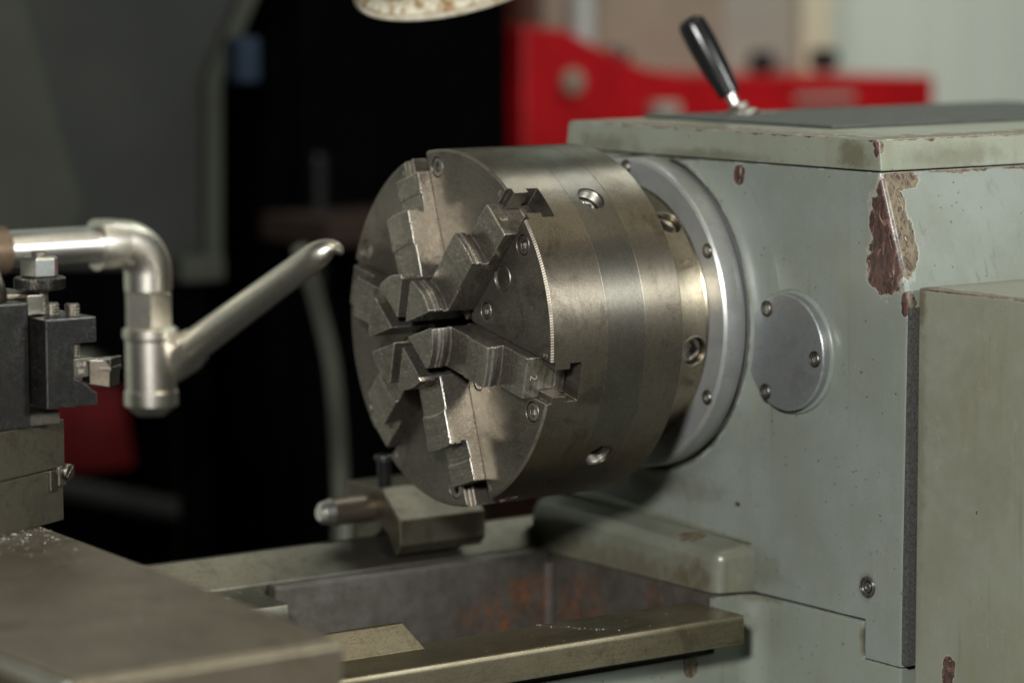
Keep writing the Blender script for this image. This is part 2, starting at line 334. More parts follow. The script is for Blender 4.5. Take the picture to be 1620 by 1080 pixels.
# dark casting with rust
def rusty():
    n = N('rusty_casting')
    col = n.mix(n.ramp(n.noise(0.05, 5, 0.65), 0.3, 0.7), (0.080, 0.073, 0.063), (0.046, 0.040, 0.032))
    col = n.mix(n.ma('MULTIPLY', n.ramp(n.noise(0.3, 4, 0.7), 0.5, 0.7), 0.5), col, (0.105, 0.096, 0.082))
    a = n.maxm([n.blob((140, 92, -232), (70, 60, 32), 0.6, 0.045, 0.5, 5), n.blob((157, 55, -222), (30, 44, 32), 0.6, 0.05, 0.5, 5), n.blob((157, -35, -205), (20, 14, 12), 0.6, 0.09, 0.4, 5)])
    st = n.ramp(n.noise(0.09, 5, 0.7, stretch=(1, 1, 0.45)), 0.40, 0.66)
    f = n.ma('MULTIPLY', n.ma('MULTIPLY', a, st), 0.85)
    rc = n.mix(n.ramp(n.noise(0.22, 5, 0.75), 0.42, 0.68), (0.075, 0.036, 0.018), (0.22, 0.072, 0.020))
    col = n.mix(f, col, rc)
    nrm = n.bump(n.noise(0.35, 5, 0.7), 0.9, 0.7, n.bevel(1.5))
    M['rusty_casting'] = n.out(col, n.ma('ADD', 0.5, n.ma('MULTIPLY', f, 0.3)), 0.0, nrm)
rusty()
def enamel():
    n = N('rusty_enamel')
    m = n.ramp(n.noise(0.10, 5, 0.7), 0.42, 0.62)
    col = n.mix(m, (0.70, 0.66, 0.52), (0.30, 0.17, 0.06))
    col = n.mix(n.ramp(n.noise(0.4, 4, 0.7), 0.56, 0.70), col, (0.12, 0.07, 0.03))
    M['rusty_enamel'] = n.out(col, 0.4, 0.0, n.bump(n.noise(0.5, 4), 0.2, 0.6))
enamel()
simple('enamel_rim', (0.62, 0.60, 0.50), 0.4, sc=0.12, col2=(0.42, 0.34, 0.22))

# ------------------------------------------------------------------ mesh helpers (all in mm, world axes)
def bm_new(): return bmesh.new()
def bevel_edges(bm, off, seg=2, test=None):
    es = [e for e in bm.edges if (test is None or test(e)) and len(e.link_faces) == 2 and e.calc_face_angle(0) > 0.3]
    if es: bmesh.ops.bevel(bm, geom=es, offset=off, segments=seg, profile=0.5, affect='EDGES', clamp_overlap=True)
    return bm
def box(x0, x1, y0, y1, z0, z1, bev=0, seg=2, bm=None):
    b = bm_new()
    r = bmesh.ops.create_cube(b, size=1)
    for v in b.verts:
        v.co = Vector((x0+(x1-x0)*(v.co.x+.5), y0+(y1-y0)*(v.co.y+.5), z0+(z1-z0)*(v.co.z+.5)))
    if bev: bevel_edges(b, bev, seg)
    return join(bm, b) if bm else b
def join(a, b, mat=None):
    me = bpy.data.meshes.new('t'); b.to_mesh(me); b.free()
    if mat is not None: me.transform(mat)
    a.from_mesh(me); bpy.data.meshes.remove(me)
    return a
def prism(poly, ax, a0, a1, bev=0, seg=2, test=None):
    """extrude a 2-D polygon along axis ax ('X': poly is (y,z); 'Y': (x,z); 'Z': (x,y))"""
    b = bm_new()
    def P(p, a): return {'X': (a, p[0], p[1]), 'Y': (p[0], a, p[1]), 'Z': (p[0], p[1], a)}[ax]
    lo = [b.verts.new(P(p, a0)) for p in poly]; hi = [b.verts.new(P(p, a1)) for p in poly]
    k = len(poly)
    for i in range(k): b.faces.new((lo[i], lo[(i+1) % k], hi[(i+1) % k], hi[i]))
    b.faces.new(lo[::-1]); b.faces.new(hi)
    bmesh.ops.recalc_face_normals(b, faces=b.faces)
    if bev: bevel_edges(b, bev, seg, test)
    return b
def basis(d):
    d = Vector(d).normalized()
    u = d.cross(Vector((0, 0, 1)) if abs(d.z) < 0.9 else Vector((1, 0, 0))).normalized()
    return d, u, d.cross(u)
def lathe(prof, o=(0, 0, 0), d=(1, 0, 0), n=96, closed=False, phase=0.0):
    """revolve (along, radius) points about axis d through o"""
    b = bm_new(); d, u, v = basis(d); o = Vector(o); rings = []
    for (a, r) in prof:
        if r < 1e-6: rings.append([b.verts.new(o+d*a)])
        else: rings.append([b.verts.new(o+d*a+(u*math.cos(t)+v*math.sin(t))*r) for t in [phase+2*math.pi*i/n for i in range(n)]])
    prs = list(zip(rings, rings[1:])) + ([(rings[-1], rings[0])] if closed else [])
    for A, B in prs:
        for i in range(n):
            j = (i+1) % n
            if len(A) == 1 and len(B) == 1: continue
            if len(A) == 1: b.faces.new((A[0], B[j], B[i]))
            elif len(B) == 1: b.faces.new((A[i], A[j], B[0]))
            else: b.faces.new((A[i], A[j], B[j], B[i]))
    bmesh.ops.recalc_face_normals(b, faces=b.faces)
    return b
def cyl(p0, p1, r, n=32, ch=0.0):
    p0, p1 = Vector(p0), Vector(p1); L = (p1-p0).length
    pr = [(0, 0), (0, r-ch), (ch, r), (L-ch, r), (L, r-ch), (L, 0)] if ch else [(0, 0), (0, r), (L, r), (L, 0)]
    return lathe(pr, p0, p1-p0, n)
def tube(pts, rad, n=24, caps=True):
    pts = [Vector(p) for p in pts]; b = bm_new(); rings = []
    if not isinstance(rad, (list, tuple)): rad = [rad]*len(pts)
    u = None
    for i, p in enumerate(pts):
        t = (pts[min(i+1, len(pts)-1)]-pts[max(i-1, 0)]).normalized()
        if u is None: _, u, _ = basis(t)
        u = (u - t*u.dot(t)).normalized(); v = t.cross(u)
        rings.append([b.verts.new(p+(u*math.cos(2*math.pi*k/n)+v*math.sin(2*math.pi*k/n))*rad[i]) for k in range(n)])
    for A, B in zip(rings, rings[1:]):
        for k in range(n): b.faces.new((A[k], A[(k+1) % n], B[(k+1) % n], B[k]))
    if caps: b.faces.new(rings[0][::-1]); b.faces.new(rings[-1])
    bmesh.ops.recalc_face_normals(b, faces=b.faces)
    return b
def spline(pts, k=8):
    pts = [Vector(p) for p in pts]; out = []
    for i in range(len(pts)-1):
        a, b, c, d = pts[max(i-1, 0)], pts[i], pts[i+1], pts[min(i+2, len(pts)-1)]
        for j in range(k):
            t = j/k
            out.append(0.5*((2*b)+(c-a)*t+(2*a-5*b+4*c-d)*t*t+(3*b-a-3*c+d)*t**3))
    return out+[pts[-1]]
BASE = {}
def tag(o, label=None, cat=None, group=None, kind=None):
    for k, v in (('label', label), ('category', cat), ('group', group), ('kind', kind)):
        if v: o[k] = v
    return o
def thing(name, label, cat, base, group=None):
    o = bpy.data.objects.new(name, None); C.objects.link(o); o.location = Vector(base)*0.001
    o.empty_display_size = 0.02; BASE[o.name] = Vector(base)
    return tag(o, label, cat, group)
def to_mesh(bm, name, mat, off=Vector((0, 0, 0)), ang=32, flat=False):
    me = bpy.data.meshes.new(name)
    for v in bm.verts: v.co = (v.co-off)*0.001
    for f in bm.faces: f.smooth = not flat
    lim = R(ang)
    for e in bm.edges:
        e.smooth = not (len(e.link_faces) == 2 and e.calc_face_angle(0) > lim)
    bm.to_mesh(me); bm.free(); me.materials.append(M[mat] if isinstance(mat, str) else mat)
    return me
def obj(name, bm, mat, parent=None, label=None, cat=None, group=None, kind=None, ang=32, base=None, flat=False):
    if parent is None:
        if base is None:
            xs = [v.co for v in bm.verts]
            base = (sum(v.x for v in xs)/len(xs), sum(v.y for v in xs)/len(xs), min(v.z for v in xs))
        off = Vector(base)
    else: off = BASE[parent.name]
    me = to_mesh(bm, name, mat, off, ang, flat)
    o = bpy.data.objects.new(name, me); C.objects.link(o)
    BASE[o.name] = off
    if not flat:
        wn_ = o.modifiers.new('weighted_normal', 'WEIGHTED_NORMAL'); wn_.keep_sharp = True
    if parent is None: o.location = off*0.001
    else: o.parent = parent
    return tag(o, label, cat, group, kind)
def shared(name, me, mtx, parent, root_base, label=None):
    """a further object on shared mesh data; mtx places it in world mm"""
    o = bpy.data.objects.new(name, me); C.objects.link(o)
    mm = mtx.copy(); mm.translation = (mm.translation - Vector(root_base))*0.001
    o.parent = parent; o.matrix_local = mm; BASE[o.name] = Vector(root_base)
    if label: o['label'] = label
    return o
def boolean(target, cutters, op='DIFFERENCE'):
    me = bpy.data.meshes.new('bt'); target.to_mesh(me); target.free()
    o = bpy.data.objects.new('bt', me); C.objects.link(o); tmp = []
    for c in cutters:
        bmesh.ops.recalc_face_normals(c, faces=c.faces)
        cm = bpy.data.meshes.new('bc'); c.to_mesh(cm); c.free()
        co = bpy.data.objects.new('bc', cm); C.objects.link(co); tmp.append(co)
        md = o.modifiers.new('b', 'BOOLEAN'); md.operation = op; md.object = co; md.solver = 'EXACT'
    dg = bpy.context.evaluated_depsgraph_get(); dg.update()
    ev = bpy.data.meshes.new_from_object(o.evaluated_get(dg))
    b = bm_new(); b.from_mesh(ev)
    for x in tmp+[o]:
        d = x.data; bpy.data.objects.remove(x); bpy.data.meshes.remove(d)
    bpy.data.meshes.remove(ev)
    bmesh.ops.remove_doubles(b, verts=b.verts, dist=1e-4)
    bmesh.ops.recalc_face_normals(b, faces=b.faces)
    return b
def text_bm(s, size, mtx, thick=0.12, bold=0.0):
    cu = bpy.data.curves.new('t', 'FONT'); cu.body = s; cu.size = size; cu.align_x = 'CENTER'; cu.align_y = 'CENTER'
    cu.extrude = thick; cu.offset = bold; cu.resolution_u = 3
    o = bpy.data.objects.new('t', cu); C.objects.link(o)
    dg = bpy.context.evaluated_depsgraph_get(); dg.update()
    me = bpy.data.meshes.new_from_object(o.evaluated_get(dg))
    me.transform(mtx)
    b = bm_new(); b.from_mesh(me)
    bpy.data.objects.remove(o); bpy.data.curves.remove(cu); bpy.data.meshes.remove(me)
    return b
def frame(o, xdir, ydir):
    x = Vector(xdir).normalized(); z = x.cross(Vector(ydir)).normalized(); y = z.cross(x)
    mt = Matrix((x, y, z)).transposed().to_4x4(); mt.translation = Vector(o)
    return mt
def socket_screw(r=6.5, hexr=3.4, h=4.0, depth=3.2, dome=0.6):
    """cap screw, axis along -X from origin: head top at x=0 facing -X, hex socket"""
    b = bm_new(); k = 36
    def ring(x, rr, nn=k, hexed=False):
        out = []
        for i in range(k):
            t = 2*math.pi*i/k
            q = rr
            if hexed:
                tt = (t % (math.pi/3)) - math.pi/6
                q = rr*math.cos(math.pi/6)/math.cos(tt)
            out.append(b.verts.new((x, q*math.cos(t), q*math.sin(t))))
        return out
    rs = [ring(h, r), ring(dome, r), ring(0, r-dome), ring(0, hexr+0.9), ring(0.25, hexr+0.15), ring(0.3, hexr, hexed=True), ring(depth, hexr*0.96, hexed=True)]
    for A, B in zip(rs, rs[1:]):
        for i in range(k): b.faces.new((A[i], A[(i+1) % k], B[(i+1) % k], B[i]))
    c = b.verts.new((depth+0.8, 0, 0))
    for i in range(k): b.faces.new((rs[-1][i], rs[-1][(i+1) % k], c))
    bmesh.ops.recalc_face_normals(b, faces=b.faces)
    return b
def square_drive(r, sq, h, depth):
    """round bar, axis X, face at x=0 facing -X, with a square socket"""
    b = bm_new(); k = 32
    def ring(x, rr, sqr=False):
        out = []
        for i in range(k):
            t = 2*math.pi*i/k
            q = rr/max(abs(math.cos(t)), abs(math.sin(t))) if sqr else rr
            out.append(b.verts.new((x, q*math.cos(t), q*math.sin(t))))
        return out
    rs = [ring(h, r), ring(0.8, r), ring(0, r-0.8), ring(0.0, sq*1.25 if sq*1.25 < r-1 else r-1.0), ring(0.5, sq, True), ring(depth, sq*0.97, True)]
    for A, B in zip(rs, rs[1:]):
        for i in range(k): b.faces.new((A[i], A[(i+1) % k], B[(i+1) % k], B[i]))
    b.faces.new(rs[-1])
    bmesh.ops.recalc_face_normals(b, faces=b.faces)
    return b
def rotx(a):
    """point at angle a (from -Y towards +Z) : local +Z' = radial, local X = spindle X"""
    a = R(a); rd = Vector((0, -math.cos(a), math.sin(a))); wd = Vector((0, math.sin(a), math.cos(a)))
    return rd, wd

# ================================================================== SETTING
fl = obj('floor', box(-3000, 6000, -3000, 3500, -1010, -1000), 'floor_concrete', label='grey concrete workshop floor', kind='structure')
wl = obj('back_wall', box(-2500, 6000, 1700, 1760, -1000, 1800), 'wall_white', label='pale off-white workshop wall behind the machines', kind='structure')

# ================================================================== LATHE BED
XW = 186.0
bed = thing('lathe_bed', 'green painted lathe bed with bare ground ways and rusty inner web', 'lathe bed', (40, 0, -1000))
# pedestal (painted) below the headstock, with the step of the seam
ped = prism([(100, -192.3), (-228.0, -192.3), (-228.0, -218.4), (-266, -218.4), (-266, -1000), (100, -1000)], 'X', XW+0.4, 560, 2.0, 2)
obj('pedestal', ped, 'bed_paint', bed)
# inner fillet between the bed side and the pedestal, and the bed side itself
side = bm_new()
pr = [(-900, -113.0)]
for i in range(9):
    t = math.pi/2*i/8
    pr.append((XW-16+16*math.sin(t), -113-16+16*math.cos(t)))
pr += [(XW+1.2, -129), (XW+1.2, -108), (-900, -108)]
side.free(); side = prism(pr, 'Z', -1000, -231)
join(side, prism([(149.6, -113.0)]+pr[1:10]+[(XW+1.2, -129), (XW+1.2, -108), (149.6, -108)], 'Z', -231, -191.9))
obj('bed_side', side, 'bed_paint', bed)
# front flat way
fwy = prism([(-147, -200.5), (-146, -197.3), (-88, -197.3), (-86, -199), (-86, -218), (-107.6, -218), (-147, -217.6)], 'X', -900, 149, 0.8, 1)
obj('front_way', fwy, 'way_steel', bed)
# front vee way, ends at the gap
vee = prism([(-104, -197.9), (-91, -181.0), (-86.5, -181.0), (-86.2, -197.9)], 'X', -900, -98, 0.8, 2)
for v in vee.verts:
    if v.co.x > -120 and v.co.z < -190: v.co.x += 9
obj('front_vee_way', vee, 'way_steel', bed)
# rear vee way and its ledge
rv = prism([(103.5, -187.0), (124, -168.0), (130, -168.0), (150, -187.0), (150, -230), (103.5, -230)], 'X', -900, 200, 0.8, 1)
obj('rear_vee_way', rv, 'rear_way_steel', bed)
rl = prism([(93.0, -190.6), (94.5, -187.9), (103.2, -187.6), (103.2, -420), (93.0, -420)], 'X', -86, 156.6, 0.7, 1)
obj('rear_inner_wall', rl, 'rusty_casting', bed)
rl2 = prism([(56, -205), (58, -193.5), (92, -191.5), (103.2, -188.2), (103.2, -420), (56, -420)], 'X', -900, -96, 1.5, 2)
obj('tailstock_ledge', rl2, 'rear_way_steel', bed)
obj('ledge_end_fillet', prism([(-96, 62), (-86, 93.5), (-96, 93.5)], 'Z', -420, -196.0, 1.0), 'rusty_casting', bed)
# cross web under the foot and front inner wall
obj('cross_web', prism([(104, -191.4), (-104, -191.4), (-104, -420), (104, -420)], 'X', 157.2, 185.9, 0.8), 'rusty_casting', bed)
obj('front_inner_wall', box(-900, 157, -107.4, -87.5, -420, -218.2), 'rusty_casting', bed)
obj('chip_tray', box(-900, 157, -87.4, 93, -420, -414), 'rusty_casting', bed)
obj('web_corner_fillet', tube([(154, 91, -420), (154, 91, -300), (154, 91, -197)], 5, 10), 'rusty_casting', bed)

# ================================================================== HEADSTOCK
hs = thing('lathe_headstock', 'grey-green painted headstock casting with chipped corner, silver flange and round cover', 'headstock', (300, -80, -190))
hp = [(103, -190.6), (-230.8, -190.6), (-230.8, -217.4), (-268, -217.4), (-271, 26.5), (-241.2, 113.2), (103, 113.2)]
cast = prism(hp, 'X', XW, 640, 4.0, 4, lambda e: (abs((e.verts[0].co-e.verts[1].co).normalized().x) < 0.1) and e.verts[0].co.x < 200 and not (abs(e.verts[0].co.z-113.2) < .1 and abs(e.verts[1].co.z-113.2) < .1) and not (max(e.verts[0].co.z, e.verts[1].co.z) < -185))
obj('casting', cast, 'headstock_paint', hs, ang=40)
# ring boss and fillet around the flange
ring = lathe([(187, 114), (180.2, 114.2), (178.2, 115.2), (177.2, 116.8), (177.2, 118.6), (178.2, 120.2), (180.2, 122.2), (182.2, 124.8), (183.8, 128.0), (184.9, 132.0), (185.6, 137.0), (186.2, 143)], n=128)
for co_, no_ in (((0, 0, 112.4), (0, 0, 1)), ((0, 102, 0), (0, 1, 0))):
    bmesh.ops.bisect_plane(ring, geom=ring.verts[:]+ring.edges[:]+ring.faces[:], plane_co=co_, plane_no=no_, clear_outer=True)
obj('ring_boss', ring, 'headstock_paint', hs)
# foot ledge (draughted, rounded)
ft = bm_new()
def foot():
    b = bm_new()
    pts = {'a': (157, -103.5, -190.6), 'b': (157, 118, -190.6), 'c': (159.5, -103, -161.5), 'd': (159.5, 118, -157),
           'e': (187, -114, -190.6), 'f': (187, 118, -190.6), 'g': (187, -113.5, -157), 'h': (187, 118, -145)}
    v = {k: b.verts.new(p) for k, p in pts.items()}
    for q in ('acdb', 'aegc', 'cghd', 'bdhf', 'eabf', 'gefh'): b.faces.new([v[x] for x in q])
    bmesh.ops.recalc_face_normals(b, faces=b.faces)
    def t(e):
        k = [n for n, vv in v.items() if vv in e.verts]
        return set(k) in ({'c', 'd'}, {'a', 'c'}, {'c', 'g'})
    es = [e for e in b.edges if t(e)]
    bmesh.ops.bevel(b, geom=es, offset=8.0, segments=6, profile=0.5, affect='EDGES')
    return b
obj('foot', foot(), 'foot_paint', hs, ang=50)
# cast fillet where the foot meets the wall
ff = prism([(187, -148), (185.4, -150.8), (182.4, -153.4), (177, -155.4), (187, -159)], 'Y', -112, 117)
for v in ff.verts:
    v.co.z += (v.co.y+112)/229*11 - 2.6
    if v.co.y < -111: v.co = Vector((186.8, -110.5, -156)).lerp(v.co, 0.25)
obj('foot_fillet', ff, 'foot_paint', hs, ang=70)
# lid
lp = [(-243.5, 114.2), (-241.5, 133.2), (-239.0, 135.6), (104, 135.2), (106.5, 132), (109, 114.2)]
lid = prism(lp, 'X', XW-1.6, 640, 1.4, 2)
lido = obj('lid', lid, 'lid_paint', hs)
obj('rubber_mat', prism([(-120, 135.7), (-120, 138.0), (98, 137.6), (98, 135.4)], 'X', 250, 630, 0.8), 'rubber_mat', lido)
# flange with screws
flg = lathe([(186, 90), (158.6, 90), (158.6, 111.2), (160.4, 113), (177, 113), (178.4, 112), (178.4, 109.5), (186, 109.5)], n=160)
flgo = obj('flange', flg, 'silver_casting', hs)
scr = to_mesh(socket_screw(4.0, 2.1, 4, 2.2), 'flange_screw', 'bolt_steel')
for a in (29.2, -29, 90.6, 150, 210):
    rd, wd = rotx(a)
    shared('screw', scr, Matrix.Translation(Vector((157.9, 0, 0))+rd*106.4), flgo, BASE[hs.name])
    shared('screw_recess', to_mesh(lathe([(0, 4.1), (-0.25, 4.3), (-0.25, 5.3), (0.2, 5.5)], n=32), 'screw_recess', 'dark_bore_steel') if a == 29.2 else bpy.data.meshes['screw_recess'],
           Matrix.Translation(Vector((158.45, 0, 0))+rd*106.4), flgo, BASE[hs.name])
# spindle nose with cam sockets
nose = lathe([(113.2, 60), (113.2, 93), (114.2, 94), (157.0, 94), (158.2, 95), (158.2, 60)], n=160, closed=True)
cams = [48.6, -11.1, -71, 109, 169, 229]
cuts = []
for a in cams:
    rd, wd = rotx(a)
    cuts.append(cyl(Vector((147.5, 0, 0))+rd*78, Vector((147.5, 0, 0))+rd*100, 10.2, 32))
nose = boolean(nose, cuts)
noseo = obj('spindle_nose', nose, 'nose_steel', hs, ang=28)
cam_me = to_mesh(square_drive(9.2, 5.6, 8, 7.5), 'cam_socket', 'bolt_steel')
for a in cams:
    rd, wd = rotx(a)
    # local X (inward) -> -radial
    mt = frame(Vector((147.5, 0, 0))+rd*89.4, -rd, (0.8, wd.y*.6, wd.z*.6))
    shared('cam_socket', cam_me, mt, noseo, BASE[hs.name])
    rg = lathe([(0, 10.0), (-0.5, 10.3), (-0.5, 11.2), (0.8, 11.5)], n=32) if a == cams[0] else None
    if rg: rg_me = to_mesh(rg, 'cam_ring', 'bolt_steel')
    shared('cam_ring', rg_me, frame(Vector((147.5, 0, 0))+rd*93.5, -rd, wd), noseo, BASE[hs.name])
# round cover, notched by the flange
cy, cz, cr = -154.5, -15.0, 40.6
pts = []
for i in range(160):
    t = 2*math.pi*i/160
    y, z = cy+cr*math.cos(t), cz+cr*math.sin(t)
    rr = math.hypot(y, z)
    if rr < 121.5:
        y, z = y*121.5/rr, z*121.5/rr
    if not pts or math.hypot(y-pts[-1][0], z-pts[-1][1]) > 0.5: pts.append((y, z))
if math.hypot(pts[0][0]-pts[-1][0], pts[0][1]-pts[-1][1]) < 0.5: pts.pop()
cov = prism(pts, 'X', 177.4, 186.6)
bevel_edges(cov, 1.1, 3, lambda e: abs(e.verts[0].co.x-177.4) < .01 and abs(e.verts[1].co.x-177.4) < .01)
covo = obj('round_cover', cov, 'cover_metal', hs, ang=40)
# thin painted pad following the cover
pad_pts = [(cy+(y-cy)*1.07, cz+(z-cz)*1.07) for y, z in pts]
pad = prism(pad_pts, 'X', 183.2, 187)
bevel_edges(pad, 2.6, 4, lambda e: abs(e.verts[0].co.x-183.2) < .01 and abs(e.verts[1].co.x-183.2) < .01)
obj('cover_pad', pad, 'headstock_paint', hs, ang=50)
cs_me = to_mesh(socket_screw(4.3, 2.2, 4, 2.0), 'cover_screw', 'bolt_steel')
rim_me = to_mesh(lathe([(0, 4.3), (-0.5, 4.7), (-0.5, 5.6), (0.5, 5.9)], n=32), 'screw_rim', 'dark_bore_steel')
for (y, z) in ((-135.2, 13.8), (-134.4, -44.4), (-186.3, -16.5)):
    shared('screw', cs_me, Matrix.Translation((176.9, y, z)), covo, BASE[hs.name])
    shared('screw_rim', rim_me, Matrix.Translation((177.2, y, z)), covo, BASE[hs.name])
# plug hole low on the wall
pl = lathe([(0.5, 7.4), (-0.9, 7.4), (-1.6, 6.8), (-1.6, 5.8), (-0.6, 5.0), (-0.2, 4.9), (-0.2, 0)], (XW, -232.9, -168), (1, 0, 0), 40)
plo = obj('plug_socket', pl, 'black_oxide', hs)
obj('plug_screw', lathe([(-0.3, 3.6), (-0.9, 3.3), (-0.9, 1.7), (-0.3, 1.5), (-0.3, 0)], (XW, -232.9, -168), (1, 0, 0), 24), 'bolt_steel', plo)
# recess behind the plug is closed by its own floor; dark strip: shade and dirt of the bare front face put into its colour
obj('shaded_face_strip', box(XW+0.6, 640, -271.9, -266.5, -216, 25.5), 'shaded_bare_face', hs)
# gear lever on the lid
lv = lathe([(0, 8.5), (6, 9.0), (22, 10.6), (42, 11.6), (58, 11.4), (64, 10.2), (66.5, 7), (67, 0)], (316.0, 74.5, 152), (-20.0, 23.5, 55.7), 40)
lvo = obj('gear_lever_grip', lv, 'black_plastic', hs)
obj('lever_shaft', cyl((321.5, 67.2, 134), (315, 75, 155), 4.6, 24), 'chrome_pipe', lvo)
obj('lever_base', lathe([(0, 0), (0, 14), (2.6, 14), (4, 12.5), (5.2, 7), (9, 6), (10, 4)], (321.5, 67.2, 136.5), (-.05, .06, 1), 32), 'bolt_steel', lvo)
obj('lever_base_plate', prism([(300, 55), (352, 55), (352, 80), (300, 80)], 'Z', 136.5, 138.6, 0.8), 'black_oxide', lvo)

# ================================================================== FEED GEARBOX
gb = thing('feed_gearbox', 'stained olive-green gearbox housing on the front of the headstock', 'gearbox', (300, -350, -1000))
gbx = prism([(-272.3, 36), (-271.8, 38.8), (-560, 38.8), (-560, -1000), (-272.3, -1000)], 'X', 192.4, 640, 2.2, 3)
gbo = obj('housing', gbx, 'gearbox_paint', gb)

# ================================================================== CHUCK
ck = thing('lathe_chuck', 'heavy six-jaw steel lathe chuck mounted on the spindle', 'chuck', (0, 0, -125))
CB = BASE[ck.name]
SLOT = [-12.2 + 60*k for k in range(6)]
body = lathe([(0, 33.5), (0, 123.5), (1.5, 125), (46.2, 125), (46.4, 124.8), (46.4, 33.5)], n=240, closed=True)
cuts = []
tp = [(-6, -14.6), (4, -14.6), (4, -9.6), (15.5, -9.6), (15.5, -13.6), (25.5, -13.6), (25.5, 13.6), (15.5, 13.6), (15.5, 9.6), (4, 9.6), (4, 14.6), (-6, 14.6)]
for a in SLOT:
    rd, wd = rotx(a); b = bm_new()
    lo = [b.verts.new(Vector((x, 0, 0))+wd*q+rd*27.5) for x, q in tp]; hi = [b.verts.new(Vector((x, 0, 0))+wd*q+rd*140) for x, q in tp]
    k = len(tp)
    for i in range(k): b.faces.new((lo[i], lo[(i+1) % k], hi[(i+1) % k], hi[i]))
    b.faces.new(lo[::-1]); b.faces.new(hi)
    cuts.append(b)
SCR = [a-12.6 for a in SLOT]
for a in SCR:
    rd, wd = rotx(a); cuts.append(cyl(Vector((-3, 0, 0))+rd*112.6, Vector((6, 0, 0))+rd*112.6, 7.4, 36))
MID = [a+31.0 for a in SLOT]
for a in MID:
    rd, wd = rotx(a); cuts.append(cyl(Vector((-3, 0, 0))+rd*51.3, Vector((6, 0, 0))+rd*51.3, 6.1, 32))
rd, wd = rotx(30.6); cuts.append(cyl(Vector((-3, 0, 0))+rd*79.5, Vector((2.5, 0, 0))+rd*79.5, 9.4, 36))
body = boolean(body, cuts)
bodyo = obj('body', body, 'chuck_face_steel', ck, ang=28)
# give the cylindrical skin its own, browner turned steel, the rim chamfer a knurl
bodyo.data.materials.append(M['chuck_steel']); bodyo.data.materials.append(M['rim_knurl_steel'])
for p in bodyo.data.polygons:
    c = p.center + Vector(CB)*0.001; rr = math.hypot(c.y, c.z)*1000; nx = abs(p.normal.x)
    if rr > 123.4 and nx < 0.3: p.material_index = 1
    elif rr > 123.3 and 0.4 < nx < 0.9: p.material_index = 2
mid_ring = lathe([(46.5, 60), (46.5, 124.6), (46.7, 124.8), (78.9, 124.8), (79.1, 124.6), (79.1, 60)], n=240, closed=True)
PIN = [48.2, -42.3, 138, 228]
mid_ring = boolean(mid_ring, [cyl(Vector((63.8, 0, 0))+rotx(a)[0]*104, Vector((63.8, 0, 0))+rotx(a)[0]*135, 10.0, 40) for a in PIN])
mido = obj('middle_ring', mid_ring, 'chuck_steel_grey', ck, ang=28)
back = lathe([(79.2, 60), (79.2, 124.6), (79.4, 124.8), (111.2, 124.8), (112.6, 123.4), (112.6, 60)], n=240, closed=True)
obj('back_plate', back, 'chuck_steel', ck, ang=28)
obj('bore', lathe([(25.6, 33.4), (46.3, 33.4), (60, 30), (110, 30), (110, 0)], n=64), 'dark_bore_steel', ck)
# pinions
pin_me = to_mesh(square_drive(8.3, 4.7, 10, 7), 'pinion', 'zinc_steel')
pr_me = to_mesh(lathe([(0, 9.6), (0.9, 8.9), (1.8, 9.85), (2.7, 8.9), (3.6, 9.85), (4.5, 8.9), (5.4, 9.85), (6.3, 8.9), (7.0, 9.8)], n=40), 'pinion_thread', 'bolt_steel')
for a in PIN:
    rd, wd = rotx(a)
    shared('pinion', pin_me, frame(Vector((63.8, 0, 0))+rd*115.8, -rd, wd+Vector((0.35, 0, 0))), mido, CB)
    shared('pinion_thread', pr_me, frame(Vector((63.8, 0, 0))+rd*123.2, -rd, wd), mido, CB)
# face screws
s1 = to_mesh(socket_screw(6.7, 3.7, 5, 3.4), 'face_screw', 'bolt_steel')
for a in SCR:
    rd, wd = rotx(a)
    shared('face_screw', s1, Matrix.Translation(Vector((0.5, 0, 0))+rd*112.6) @ Matrix.Rotation(R(random.uniform(0, 60)), 4, 'X'), bodyo, CB)
s2 = to_mesh(socket_screw(5.4, 2.7, 5, 2.0), 'inner_screw', 'bolt_steel')
for a in MID:
    rd, wd = rotx(a)
    shared('face_screw', s2, Matrix.Translation(Vector((0.4, 0, 0))+rd*51.3) @ Matrix.Rotation(R(random.uniform(0, 60)), 4, 'X'), bodyo, CB)
rd, wd = rotx(30.6)
pg = lathe([(2.4, 0), (2.4, 9.2), (0.6, 9.2), (-0.2, 8.4), (0.5, 7.4), (0.2, 4.0), (0.0, 0)], Vector((0, 0, 0))+rd*79.5, (1, 0, 0), 40)
obj('plug', pg, 'bolt_steel', bodyo)
